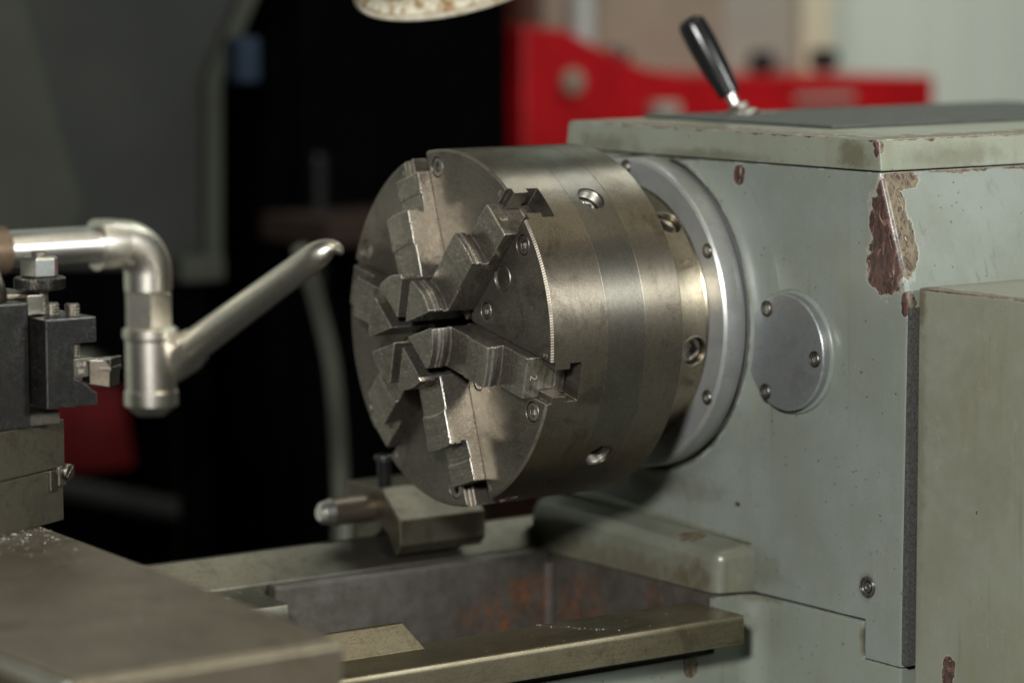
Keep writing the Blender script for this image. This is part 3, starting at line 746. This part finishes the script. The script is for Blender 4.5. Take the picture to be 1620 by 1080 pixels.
# jaws
def jaw_bm():
    """local: X = spindle X, Y = radial out, Z = width"""
    b = bm_new(); cols = []
    nW = 12
    def prof(wq):
        f = lambda r: math.sqrt(r*r-wq*wq)
        ri = 10.5+abs(wq)/math.tan(R(30))
        return [(ri, -3.6), (ri, 38.6), (ri+0.4, 39.0), (f(39.5), 39.0), (f(40), 38.5), (f(40), 34.2), (f(39.2), 33.8), (f(39.2), 33.0), (f(40), 32.6), (f(40), 31.2), (f(39.2), 30.8), (f(39.2), 30.0),
                (f(40), 29.6), (f(40), 26.8), (f(38.4), 26.0), (f(38.4), 22.2), (f(60), 22.2), (f(60.5), 23.6), (f(83.5), 23.6), (f(84), 23.1), (f(84), 20.4), (f(83.2), 20.0),
                (f(83.2), 19.0), (f(84), 18.6), (f(84), 15.2), (f(82.4), 14.6), (f(82.4), 10.0), (f(95), 9.0), (f(95.4), 10.0), (109.2, 9.8), (109.8, 9.2), (109.8, -3.6)]
    for i in range(nW+1):
        wq = -14.1+28.2*i/nW
        cols.append([b.verts.new((-h, r, wq)) for r, h in prof(wq)])
    k = len(cols[0])
    for A, B in zip(cols, cols[1:]):
        for i in range(k-1): b.faces.new((A[i], A[i+1], B[i+1], B[i]))
        b.faces.new((A[k-1], A[0], B[0], B[k-1]))
    b.faces.new(cols[0]); b.faces.new(cols[-1][::-1])
    bmesh.ops.recalc_face_normals(b, faces=b.faces)
    # tongue in the tee slot
    join(b, box(3.5, 16, 19, 108.6, -9.2, 9.2)); join(b, box(15.9, 25.2, 22, 108.4, -13.2, 13.2, 0.5, 1))
    return b
jme = to_mesh(jaw_bm(), 'jaw', 'jaw_steel', ang=24)
for k, a in enumerate(SLOT):
    rd, wd = rotx(a)
    mt = Matrix(((1, 0, 0), (0, rd.y, wd.y), (0, rd.z, wd.z))).to_4x4()
    for r_, col_ in enumerate(((1, 0, 0), rd, wd)):
        for c_ in range(3): mt[c_][r_] = col_[c_]
    j = shared('jaw', jme, mt, ck, CB)
    num = {0: '2', 1: '3', 2: '4', 3: '5', 4: '6', 5: '1'}[k]
    # number stamped on the outer end of the jaw and on the face by the slot
    tm = frame(Vector((-2.6, 0, 0))+rd*109.75+wd*(-0.5), Vector((1, 0, 0)), wd)
    tb = text_bm(num, 8.5, frame(Vector((-2.8, 0, 0))+rd*109.75, -wd, Vector((1, 0, 0))), 0.12, -0.10)
    t = obj('stamped_number', tb, 'mark_line', ck)
    mw = j.matrix_local.copy(); t.parent = j; t.matrix_parent_inverse = mw.inverted()
    rn, wn = rotx(a+8.6)
    tb = text_bm(num, 6.5, frame(rn*117.5+Vector((-0.02, 0, 0)), wn, rn), 0.08, -0.09)
    obj('stamped_number', tb, 'mark_line', bodyo)
rn, wn = rotx(57)
obj('stamped_number', text_bm('2', 6, frame(Vector((58, 0, 0))+rn*124.45, -wn, Vector((1, 0, 0))), 0.08, -0.1), 'mark_line', mido)

# ================================================================== WAY STOP on the rear vee
ws = thing('way_stop', 'grey steel stop with slanted front, clamped to the rear way under the chuck', 'stop block', (60, 130, -175))
wp = [(95.4, -171.6), (96.6, -153), (121.3, -132), (168, -132), (170, -176), (158, -179), (127, -166.5), (120.4, -159.5), (111.5, -165.8), (103, -178.8), (101.5, -179)]
obj('block', prism(wp, 'X', 23, 99, 1.0, 2), 'compound_steel', ws)
sp = lathe([(0, 0), (0, 5.5), (2.5, 8.2), (10, 10.0)], (-21, 138, -148.5), (1, 0, 0), 40)
bo = obj('stop_pin', lathe([(0, 0), (0, 10.0), (28, 10.4), (40, 10.4), (40, 0)], (-11.2, 138, -148.5), (1, 0, 0), 40), 'pin_brown', ws)
obj('pin_tip', sp, 'chrome_pipe', bo)
obj('clamp_stud', cyl((2, 138, -178), (2, 138, -158), 7, 24, 1), 'hose_rubber', ws)
st = obj('top_stud', cyl((30, 127, -132), (29, 127, -112), 5, 24), 'black_oxide', ws)
obj('stud_cap', cyl((29, 127, -112), (29, 127, -108), 7, 24, 1), 'black_oxide', st)

# ================================================================== CROSS SLIDE
cs = thing('cross_slide', 'flat brown-stained steel cross slide plate in the foreground', 'cross slide', (-420, -150, -196))
cz_ = -107.0
plate = prism([(-337, -399), (-309, 40), (-288, 200), (-640, 200), (-540, -401.5)], 'Z', cz_-62, cz_, 0)
for v in plate.verts:
    if v.co.z < cz_-30 and v.co.y < -390: v.co.y += 5
bevel_edges(plate, 3.0, 1)
notch = [box(-470, -385, -420, -360, cz_-70, cz_-22), box(-760, -499.5, -420, -60, cz_-90, cz_+20)]
plo2 = obj('plate', boolean(plate, notch), 'slide_steel', cs)
obj('edge_highlight_strip', prism([(-500.5, -398), (-500.5, -62), (-506, -62), (-506, -398)], 'Z', cz_-9, cz_-2.0, 1.2, 2), 'zinc_steel', cs)  # bright strip added as the highlight along the plate's left edge
obj('saddle', box(-490, -345, -330, 150, -196, cz_-62.5, 2), 'compound_steel', cs)

# ================================================================== COMPOUND REST (swivelled)
cr_ = thing('compound_rest', 'dark steel compound rest slide with slotted gib screw, below the tool post', 'compound rest', (-330, 40, cz_))
A = R(27.5); dx = Vector((math.cos(A), math.sin(A), 0)); dn = Vector((math.sin(A), -math.cos(A), 0)); q0 = Vector((-289.7, 17.7, 0))
def crot(u, v, z): return q0+dx*u-dn*v+Vector((0, 0, z))
def cbox(u0, u1, v0, v1, z0, z1, bev=0.8):
    b = box(u0, u1, v0, v1, z0, z1, bev, 2)
    for vv in b.verts: vv.co = crot(vv.co.x, vv.co.y, vv.co.z)
    return b
obj('upper_slide', cbox(-190, 0.6, 0, 95, -71.4, -40.4), 'compound_steel', cr_)
obj('lower_slide', cbox(-190, -0.4, 0.9, 94, cz_+0.1, -72.2), 'compound_steel', cr_)
gib = cbox(-17.5, -9, -1.4, 3, -86, -71.8, 1.0)
obj('gib_end', gib, 'cutter_steel', cr_)
obj('gib_plate', cbox(-9.2, -0.2, -2.2, 3, -84, -70.5, 1.6), 'compound_steel', cr_)
sc_c = crot(-1.2, -2.0, -74.8)
so = obj('gib_screw', lathe([(0, 0), (0, 5.4), (-2.4, 5.4), (-3.4, 4.6), (-3.6, 0)], sc_c, -dn, 32), 'cutter_steel', cr_)
sl = box(-6, 6, -0.7, 0.7, -0.5, 0.5)
for vv in sl.verts: vv.co = sc_c + dn*(3.3+vv.co.z) + (dx*0.72+Vector((0, 0, 0.69)))*vv.co.x*0.82 + (dx*-0.69+Vector((0, 0, .72)))*vv.co.y
obj('screw_slot', sl, 'dark_bore_steel', so)

# ================================================================== TOOL POST + HOLDER + TOOL
tpo = thing('tool_post', 'square black-oxide tool post block at the left edge', 'tool post', (-365, 25, -40.4))
obj('post_block', box(-410, -325.4, -7.5, 70, -40.3, 40.8, 1.8, 3), 'black_oxide', tpo)
obj('post_cap', box(-345, -313.5, 6, 45, 41.2, 44.6, 0.8), 'compound_steel', tpo)
obj('dovetail_block', box(-325, -313.6, -4.6, 50, 31.6, 44.4, 0.8), 'cutter_steel', tpo)
obj('post_foot', box(-325.2, -302, -2, 50, -40.2, -31.5, 0.8), 'cutter_steel', tpo)
cn = lathe([(0, 0), (0, 17), (3, 17.6), (6, 17.4), (22, 12.5), (30, 11), (32, 0)], (-352, 8, 41.0), (0, 0, 1), 48)
obj('lever_hub', cn, 'cutter_steel', tpo)

th = thing('tool_holder', 'black tool holder block with notch gripping a cutter', 'tool holder', (-305, 0, -27))
TB = BASE[th.name]
hpoly = [(-322.4, 30.4), (-286.7, 30.4), (-286.7, 13.9), (-303, 13.9), (-303, -8.4), (-300, -9.6), (-294, -13.0), (-290, -17.0), (-286.8, -18.4), (-286.8, -26.6), (-322.6, -26.6)]
hb = prism(hpoly, 'Y', -25, 45, 1.1, 2)
hbo = obj('block', hb, 'black_oxide', th)
stud = lathe([(0, 5.2)]+[(1.0*i*0.9+0.45*(j), 5.6-0.7*(j % 2)) for i in range(22) for j in (0, 1)]+[(21, 0)], (-309.3, 10, 31), (0, 0, 1), 24)
def threaded(o, h, r, pitch=1.25, dep=0.6, n=28):
    pr = []
    k = int(h/pitch)
    for i in range(k):
        pr += [(i*pitch, r-dep), (i*pitch+pitch*0.5, r)]
    pr += [(h, r-dep), (h, 0)]
    return lathe([(0, 0)]+pr, o, (0, 0, 1), n)
stud.free()
sto = obj('height_stud', threaded((-309.6, 8, 30), 40.5, 5.6, 1.9, 0.9), 'bolt_steel', th)
# knurled nut with real diamond knurl
kn = bm_new()
def knurl(o, r, h, n=72, m=8):
    b = bm_new(); rings = []
    for i in range(m+1):
        z = h*i/m; edge = (i in (0, m))
        rings.append([b.verts.new((o[0]+(r - (0.9 if edge else 0.0) + (0 if edge else (0.6 if (i+k) % 2 else -0.45)))*math.cos(2*math.pi*k/n),
                                    o[1]+(r - (0.9 if edge else 0.0) + (0 if edge else (0.6 if (i+k) % 2 else -0.45)))*math.sin(2*math.pi*k/n), o[2]+z)) for k in range(n)])
    for a_, b_ in zip(rings, rings[1:]):
        for k in range(n): b.faces.new((a_[k], a_[(k+1) % n], b_[(k+1) % n], b_[k]))
    b.faces.new(rings[0][::-1]); b.faces.new(rings[-1])
    bmesh.ops.recalc_face_normals(b, faces=b.faces)
    return b
kn.free()
obj('knurled_nut', knurl((-309.6, 8, 46.6), 16.0, 8.0), 'knurl_steel', sto, ang=5, flat=True)
hx = lathe([(0, 0), (0, 11.2), (0.9, 12.7), (11.4, 12.7), (12.8, 11.0), (12.8, 0)], (-309.6, 8, 54.8), (0, 0, 1), 6, phase=0.42)
obj('hex_nut', hx, 'zinc_steel', sto, ang=20)
for (x, y) in ((-303.5, 4), (-295.6, -9)):
    s_ = obj('set_screw', threaded((x, y, 29.5), 8.2, 5.0, 1.9, 0.9), 'bolt_steel', th)
    obj('screw_socket', lathe([(0, 0), (0, 2.4), (0.15, 2.4), (0.15, 0)], (x, y, 37.75), (0, 0, 1), 6), 'dark_bore_steel', s_)
obj('clamp_screw', threaded((-298.5, -16, 3.8), 12, 4.2, 1.9, 0.8), 'bolt_steel', th)

ct = thing('turning_tool', 'small carbide insert turning tool clamped in the black holder', 'cutting tool', (-285, -20, -16))
obj('shank', box(-302.8, -289, -24, 42, -8.2, 4.0, 0.5, 1), 'cutter_steel', ct)
hd = prism([(-293, -26.0), (-281.5, -32.5), (-268.5, -23), (-268.5, -14), (-292, -14)], 'Z', -15.0, 2.6)
for v in hd.verts:
    if v.co.z < -10:
        v.co.x = -281.5+(v.co.x+281.5)*0.93
        v.co.y += 1.4
        v.co.z += 2.2 if v.co.x < -288 else 0
bevel_edges(hd, 0.5, 2)
hdo = obj('head', hd, 'cutter_steel', ct)
ins = prism([(-291.6, -25.9), (-281.3, -33.2), (-268.0, -23.2), (-269.0, -21.6)], 'Z', -2.2, 3.8)
for v in ins.verts:
    if v.co.z < 0: v.co.y += 1.0
bevel_edges(ins, 0.35, 2)
obj('insert', ins, 'black_oxide', hdo)
obj('shim', prism([(-291.2, -25.8), (-281.3, -32.9), (-268.4, -23.4), (-270, -21.6)], 'Z', -4.6, -2.3), 'cutter_steel', hdo)
obj('stamped_code', text_bm('D-8', 4.2, frame((-297.6, -24.1, 0.3), (1, 0, 0), (0, 0, 1)), 0.1, -0.05), 'mark_line', ct)
obj('stamped_code', text_bm('0K', 4.2, frame((-297.6, -24.1, -4.4), (1, 0, 0), (0, 0, 1)), 0.1, -0.05), 'mark_line', ct)

# ================================================================== COOLANT PIPE
cp = thing('coolant_pipe', 'blurred nickel coolant pipe with elbow, tee fitting and slanted spout', 'pipe', (-72, 296, -90))
E0 = Vector((-73, 297, 44))
po = obj('pipe', tube([E0+Vector((-400, 0, 0)), E0+Vector((-200, 0, 0)), E0+Vector((-38, 0, 0))], 14.4, 40), 'chrome_pipe', cp)
obj('pipe_collar', lathe([(0, 15), (0, 19), (8, 20), (30, 20), (60, 18), (60, 15)], E0+Vector((-180, 0, 0)), (1, 0, 0), 40), 'copper_brown', po)
eb = []
for i in range(13):
    t = math.pi/2*i/12
    eb.append(E0+Vector((-24+24*math.sin(t), 0, -24+24*math.cos(t))))
eb = [E0+Vector((-44, 0, 0)), E0+Vector((-34, 0, 0))]+eb+[E0+Vector((0, 0, -30)), E0+Vector((0, 0, -37))]
elo = obj('elbow', tube(eb, [19.6, 19.6]+[18.2]*13+[18.2, 18.2], 40), 'nickel_pipe', cp)
hxn = lathe([(0, 0), (0, 17), (1.5, 19), (27, 19), (29, 17), (29, 0)], E0+Vector((0, 0, -66)), (0, 0, 1), 6, phase=0.64)
obj('hex_nipple', hxn, 'nickel_pipe', cp, ang=20)
tee = lathe([(0, 0), (0, 11), (5, 17), (8, 20.5), (18, 20.5), (20, 19.2), (58, 19.2), (60, 21), (66, 21), (68, 18), (68, 0)], E0+Vector((1, 0, -133)), (0, 0, 1), 48)
teo = obj('tee_body', tee, 'nickel_pipe', cp)
def at(depth, x, y):
    d = fw + rt*((x-810)/4886) - up*((y-540)/4886)
    return (CAM + d*depth*0.001)*1000
b0, b1 = at(2385, 238, 600), at(2352, 310, 545)
obj('tee_branch', tube([b0, b0.lerp(b1, 0.55), b0.lerp(b1, 0.8), b1], [13, 16, 16.5, 13.4], 32), 'nickel_pipe', teo)
tip = at(2235, 508, 400)
def spout_bm():
    b = bm_new(); a0 = b0.lerp(b1, 0.9); rings = []; n_ = 36
    cs_ = [(a0.lerp(tip, k/10), 12.8-2.5*k/10, 12.8-2.5*k/10) for k in range(11)]
    for x_, y_, rv_, rs_ in ((505, 401.5, 9.7, 10.2), (513, 396.5, 8.6, 10.0), (520, 393.3, 7.3, 9.6), (526.5, 392.2, 6.0, 9.0), (532, 393.2, 4.8, 8.2), (536, 396, 3.7, 7.2), (538, 400, 2.7, 6.2), (538, 403, 1.6, 5.0)):
        cs_.append((at(2232, x_, y_), rv_, rs_))
    for k2, (c_, rv_, rs_) in enumerate(cs_):
        ax = (cs_[min(k2+1, len(cs_)-1)][0]-cs_[max(k2-1, 0)][0]).normalized()
        upv = (Vector((0, 0, 1))-ax*ax.z).normalized() if abs(ax.z) < 0.9 else (rt*0.9+Vector((0, 0, .2))).normalized()
        upv = (upv-ax*upv.dot(ax)).normalized(); sd = ax.cross(upv)
        rings.append([b.verts.new(c_+upv*(rv_*math.cos(2*math.pi*k/n_))+sd*(rs_*math.sin(2*math.pi*k/n_))) for k in range(n_)])
    for A_, B_ in zip(rings, rings[1:]):
        for k in range(n_): b.faces.new((A_[k], A_[(k+1) % n_], B_[(k+1) % n_], B_[k]))
    b.faces.new(rings[-1]); b.faces.new(rings[0][::-1])
    bmesh.ops.recalc_face_normals(b, faces=b.faces)
    return b
tip = at(2235, 497, 407)
so_ = obj('spout', spout_bm(), 'nickel_pipe', teo, ang=60)

# ================================================================== WORK LAMP
lamp_c = at(2290, 727, -33)
lp_ax = (rt*0.22 - up*0.95 - fw*0.20).normalized()      # lamp axis, mouth pointing down towards the chuck
wlmp = thing('work_lamp', 'rust-stained white enamel lamp shade above the chuck', 'lamp', lamp_c)
sh = lathe([(-70, 0), (-70, 22), (-52, 28), (-34, 50), (-14, 70), (-2, 78), (-2, 76), (-14, 68), (-34, 48), (-50, 26)], lamp_c, lp_ax, 72)
sho = obj('shade', sh, 'rusty_enamel', wlmp)
rim = bm_new(); d_, u_, v_ = basis(lp_ax)
rim.free()
obj('shade_rim', tube([lamp_c+(u_*math.cos(2*math.pi*i/72)+v_*math.sin(2*math.pi*i/72))*78.6 for i in range(73)], 2.0, 10), 'enamel_rim', sho)
obj('lamp_neck', tube([lamp_c-d_*68, lamp_c-d_*110, lamp_c-d_*150+Vector((40, 60, 20)), lamp_c-d_*170+Vector((120, 180, -40))], 14, 24), 'black_paint', wlmp)
obj('bulb', lathe([(-46, 0), (-46, 12), (-36, 18), (-24, 24), (-14, 20), (-8, 0)], lamp_c, lp_ax, 32), 'bulb_glass', wlmp)

# ================================================================== COOLANT HOSE behind
hpts = [at(2820, 476, 395), at(2840, 488, 432), at(2880, 505, 490), at(2910, 524, 570), at(2930, 533, 650), at(2940, 538, 740), at(2950, 541, 860), at(2960, 543, 1000)]
ho = obj('coolant_hose', tube(spline(hpts, 6), 8.2, 20), 'hose_rubber', label='out-of-focus grey-green hose curving down behind the chuck', cat='hose')

# ================================================================== BACKGROUND
def onY0(x, y, Y):
    d = fw + rt*((x-810)/4886) - up*((y-540)/4886); t = (Y/1000-CAM.y)/d.y
    return (CAM+d*t)*1000
rc = thing('tool_cabinet', 'bright red steel tool cabinet with sloping top behind the headstock', 'tool cabinet', (1300, 1400, -1000))
cab = prism([(962, 181), (1025, 176), (1085, 150), (1150, 126), (1215, 116), (1634, 106), (1634, -1000), (962, -1000)], 'Y', 1250, 1690, 6, 2)
cabo = obj('body', cab, 'red_paint', rc)
obj('latch', lathe([(0, 0), (0, 16), (6, 15), (8, 10), (8, 0)], (1035, 1250, 112), (0, -1, 0), 24), 'carton_board', cabo)
obj('drawer_handle', box(1150, 1190, 1230, 1250, 64, 84, 4), 'carton_grey', cabo)
obj('label_plate', box(1390, 1490, 1246, 1249.5, 78, 86, 1), 'carton_grey', cabo)
dr = obj('drawer_front', box(1000, 1600, 1238, 1249.8, -160, -20, 4), 'red_paint', cabo)
dr2 = obj('drawer_front', box(1000, 1600, 1238, 1249.8, -320, -170, 4), 'red_paint', cabo)
for (x, z, r) in ((1156, 138, 17), (1394, 130, 18), (1500, 131, 20)):
    k_ = obj('top_knob', lathe([(0, 0), (0, r*.6), (8, r), (24, r), (30, r*.7), (30, 0)], (x, 1320, z-18), (0, 0, 1), 24), 'black_plastic', cabo)
b1_ = obj('carton', box(1120, 1420, 1430, 1640, 112, 520, 3), 'carton_board', label='brown cardboard carton standing on the red cabinet, left of the pale board', cat='carton', base=(1270, 1530, 112))
b2_ = obj('carton', box(1424, 1560, 1450, 1650, 108, 480, 3), 'carton_grey', label='grey-beige carton on the red cabinet beside the brown carton', cat='carton', base=(1490, 1550, 108))
b3_ = obj('pale_board', box(1566, 1622, 1440, 1460, 106, 600, 2), 'pale_board', label='narrow pale yellow board upright behind the red cabinet', cat='board', base=(1590, 1450, 106))
po_ = obj('grey_post', lathe([(0, 0), (0, 40), (8, 40), (8, 18), (900, 18), (900, 0)], (1092, 1310, 120), (0, 0, 1), 24), 'post_grey', label='light grey upright post at the left end of the red cabinet', cat='post', base=(1092, 1310, 120))
cx0, cx1 = onY0(792, 820, 620), onY0(868, 820, 620)
cr0 = thing('shadow_block', 'dark brown block added in the gap under the chuck for the shadowed red cabinet', 'stand-in block', ((cx0.x+cx1.x)/2, 700, -1000))  # added block in place of the red cabinet's shadowed lower part
obj('shadow_block_body', box(cx0.x, cx1.x+60, 620, 780, -1000, -60, 3), 'shadow_block_brown', cr0)
for zz in (-140, -300): obj('shadow_block_batten', box(cx0.x-2, cx1.x+62, 612, 619.5, zz-18, zz+18, 2), 'shadow_block_brown', cr0)
# wall ribs (panel joints)
for i, x in enumerate((2020, 2110, 2200, 2290)):
    obj('wall_rib', box(x, x+16, 1692, 1699.8, -1000, 1800, 2), 'wall_white', wl)
# black cupboard
bc = thing('black_cupboard', 'tall matt black cupboard filling the dark middle background', 'cupboard', (760, 1400, -1000))
bco = obj('body', box(610, 950, 1260, 1640, -1000, 900, 8), 'black_paint', bc)
bd = obj('door', box(640, 925, 1244, 1259.6, -900, 880, 5), 'black_paint', bc)
obj('door_handle', box(655, 670, 1225, 1244, -120, 40, 4), 'black_plastic', bd)
# grey machine enclosure at the left
ge = thing('machine_enclosure', 'dark grey sheet-metal machine enclosure with olive edge frame, far left', 'enclosure', (350, 1150, -1000))
P = lambda d, x, y: at(d, x, y)
def quad_slab(pts, thick):
    b = bm_new(); f_ = [b.verts.new(p) for p in pts]; n_ = (pts[1]-pts[0]).cross(pts[2]-pts[0]).normalized()
    if n_.dot(fw) < 0: n_ = -n_
    g_ = [b.verts.new(p+n_*thick) for p in pts]; k = len(pts)
    b.faces.new(f_); b.faces.new(g_[::-1])
    for i in range(k): b.faces.new((f_[i], g_[i], g_[(i+1) % k], f_[(i+1) % k]))
    bmesh.ops.recalc_face_normals(b, faces=b.faces)
    return b
gy = 1050.0
def onY(x, y, Y=gy):
    d = fw + rt*((x-810)/4886) - up*((y-540)/4886); t = (Y/1000-CAM.y)/d.y
    return (CAM+d*t)*1000
pa = [onY(x, y) for x, y in ((-150, -60), (425, -60), (345, 130), (345, 425), (-150, 425))]
obj('panel', prism([(p.x, p.z) for p in pa], 'Y', gy, gy+60, 3), 'panel_grey', ge)
fr = [onY(x, y, gy-12) for x, y in ((352, 425), (352, 130), (432, -60), (405, -60), (325, 125), (325, 425))]
obj('edge_frame', prism([(p.x, p.z) for p in fr], 'Y', gy-14, gy-1, 3), 'panel_olive', ge)
st2 = [onY(x, y, gy-6) for x, y in ((-150, -60), (20, -60), (130, 330), (90, 425), (-150, 425))]
obj('side_sheet', prism([(p.x, p.z) for p in st2], 'Y', gy-8, gy-1, 2), 'panel_olive', ge)
lo_ = [onY(x, y) for x, y in ((-150, 426), (345, 426), (345, 560), (-150, 560))]
obj('lower_panel', prism([(p.x, p.z) for p in lo_], 'Y', gy+20, gy+60, 3), 'black_paint', ge)
cl = onY(385, 92, gy-30)
obj('blue_clamp', box(cl.x-14, cl.x+14, gy-44, gy-16, cl.z-26, cl.z+22, 5), 'blue_plastic', ge)
gp = onY(300, 422, gy-30)
obj('ledge_bar', box(gp.x-26, gp.x+26, gy-60, gy-15, gp.z-14, gp.z+12, 4), 'panel_olive', ge)
for px in (-100, 335):
    q = onY(px, 560)
    obj('leg', box(q.x-12, q.x+12, gy+25, gy+55, -1000, q.z, 2), 'black_paint', ge)
# dim red bin, rail, post low at the left
rb = onY(160, 690, 1350)
rbt = thing('red_bin', 'dim dark red steel bin low in the left background', 'bin', (rb.x, 1450, -1000))
obj('bin_body', prism([(rb.x-70, rb.z-40), (rb.x+45, rb.z-40), (rb.x+30, rb.z+55), (rb.x-70, rb.z+70)], 'Y', 1350, 1560, 4), 'dark_red_paint', rbt)
obj('bin_stand', box(rb.x-60, rb.x+35, 1370, 1540, -1000, rb.z-41, 4), 'black_paint', rbt)
q1, q2 = onY(300, 640, 1300), onY(300, 815, 1300)
rp = obj('red_post', box(q1.x-12, q1.x+12, 1290, 1312, -1000, q1.z, 2), 'wood_brown', label='thin dull red-brown post between the bin and the black cupboard', cat='post', base=(q1.x, 1301, -1000))
r1, r2 = onY(60, 765, 1240), onY(318, 812, 1240)
rr_ = thing('dark_rail', 'dim dark grey sloping rail in front of the red bin', 'rail', (r2.x, 1240, -1000))
obj('bar', tube([r1, r2], 12, 16), 'panel_grey', rr_)
obj('rail_leg', box(r2.x-10, r2.x+10, 1231, 1249, -1000, r2.z, 2), 'black_paint', rr_)
s1_ = onY(520, 366, 1120)
sf = thing('brown_shelf', 'blurred dark brown wooden shelf edge left of the chuck', 'shelf', (s1_.x, 1150, s1_.z-20))
obj('board', box(s1_.x-15, s1_.x+180, 1100, 1240, s1_.z-16, s1_.z+14, 3), 'wood_brown', sf)
obj('bracket', box(s1_.x+60, s1_.x+80, 1120, 1242, s1_.z-80, s1_.z-16.5, 2), 'black_paint', sf)

# ================================================================== SWARF
def swarf():
    b = bm_new()
    def flake(p, s):
        ax = Vector((random.uniform(-1, 1), random.uniform(-1, 1), random.uniform(-.4, .9))).normalized()
        u = ax.cross(Vector((0, 0, 1))).normalized() if abs(ax.z) < 0.95 else Vector((1, 0, 0)); v = ax.cross(u)
        L, W_ = s*random.uniform(.6, 2.2), s*random.uniform(.25, .6); curl = random.uniform(-1, 1)*s
        prev = None
        for k in range(4):
            t = k/3-.5
            c = Vector(p)+u*L*t+v*curl*(t*t)
            q = (b.verts.new(c-ax*W_*.5), b.verts.new(c+ax*W_*.5))
            if prev: b.faces.new((prev[0], prev[1], q[1], q[0]))
            prev = q
    for i in range(620):      # along the compound's foot on the slide
        u = -random.uniform(20, 120); v = -abs(random.gauss(0, 16 if i % 3 else 34))-1
        p = crot(u, v, cz_+0.5+random.random()*0.8)
        if p.x > -316+(p.y-10)*0.06: continue
        flake(p, random.choice((.5, .6, .8, 1.0, 1.7)))
    for i in range(26):
        p = Vector((random.uniform(-430, -335), random.uniform(-320, -30), cz_+0.5)); flake(p, random.choice((.8, 1.2, 1.8)))
    for i in range(60):
        p = crot(-random.uniform(0, 45), random.uniform(1, 9), -39.6); flake(p, random.choice((.7, 1.0, 1.6)))
    for i in range(40):
        p = Vector((random.uniform(160, 185), random.uniform(-100, 60), -155)); p.z = -158+(p.y+103)/220*8-(186-p.x)*0.12+.6
        flake(p, random.choice((.7, 1.0, 1.4)))
    for i in range(60):
        p = Vector((random.uniform(-90, 148), random.uniform(-144, -90), -196.9)); flake(p, random.choice((.5, .7, 1.1)))
    for i in range(70):
        t = random.random(); p = Vector((12+30*t+random.gauss(0, 2.0), -90-40*t, -197.0)); flake(p, random.choice((.5, .8, 1.2)))
    for i in range(14):
        p = Vector((random.uniform(150, 156), random.uniform(70, 90), random.uniform(-250, -215))); flake(p, 1.4)
    for i in range(10):
        p = Vector((random.uniform(-150, -100), random.uniform(70, 98), -189)); flake(p, 1.8)
    return b
obj('swarf', swarf(), 'chip_bright', label='tiny bright metal chips scattered over the slide and ways', cat='swarf', kind='stuff', base=(0, 0, -196), flat=True)
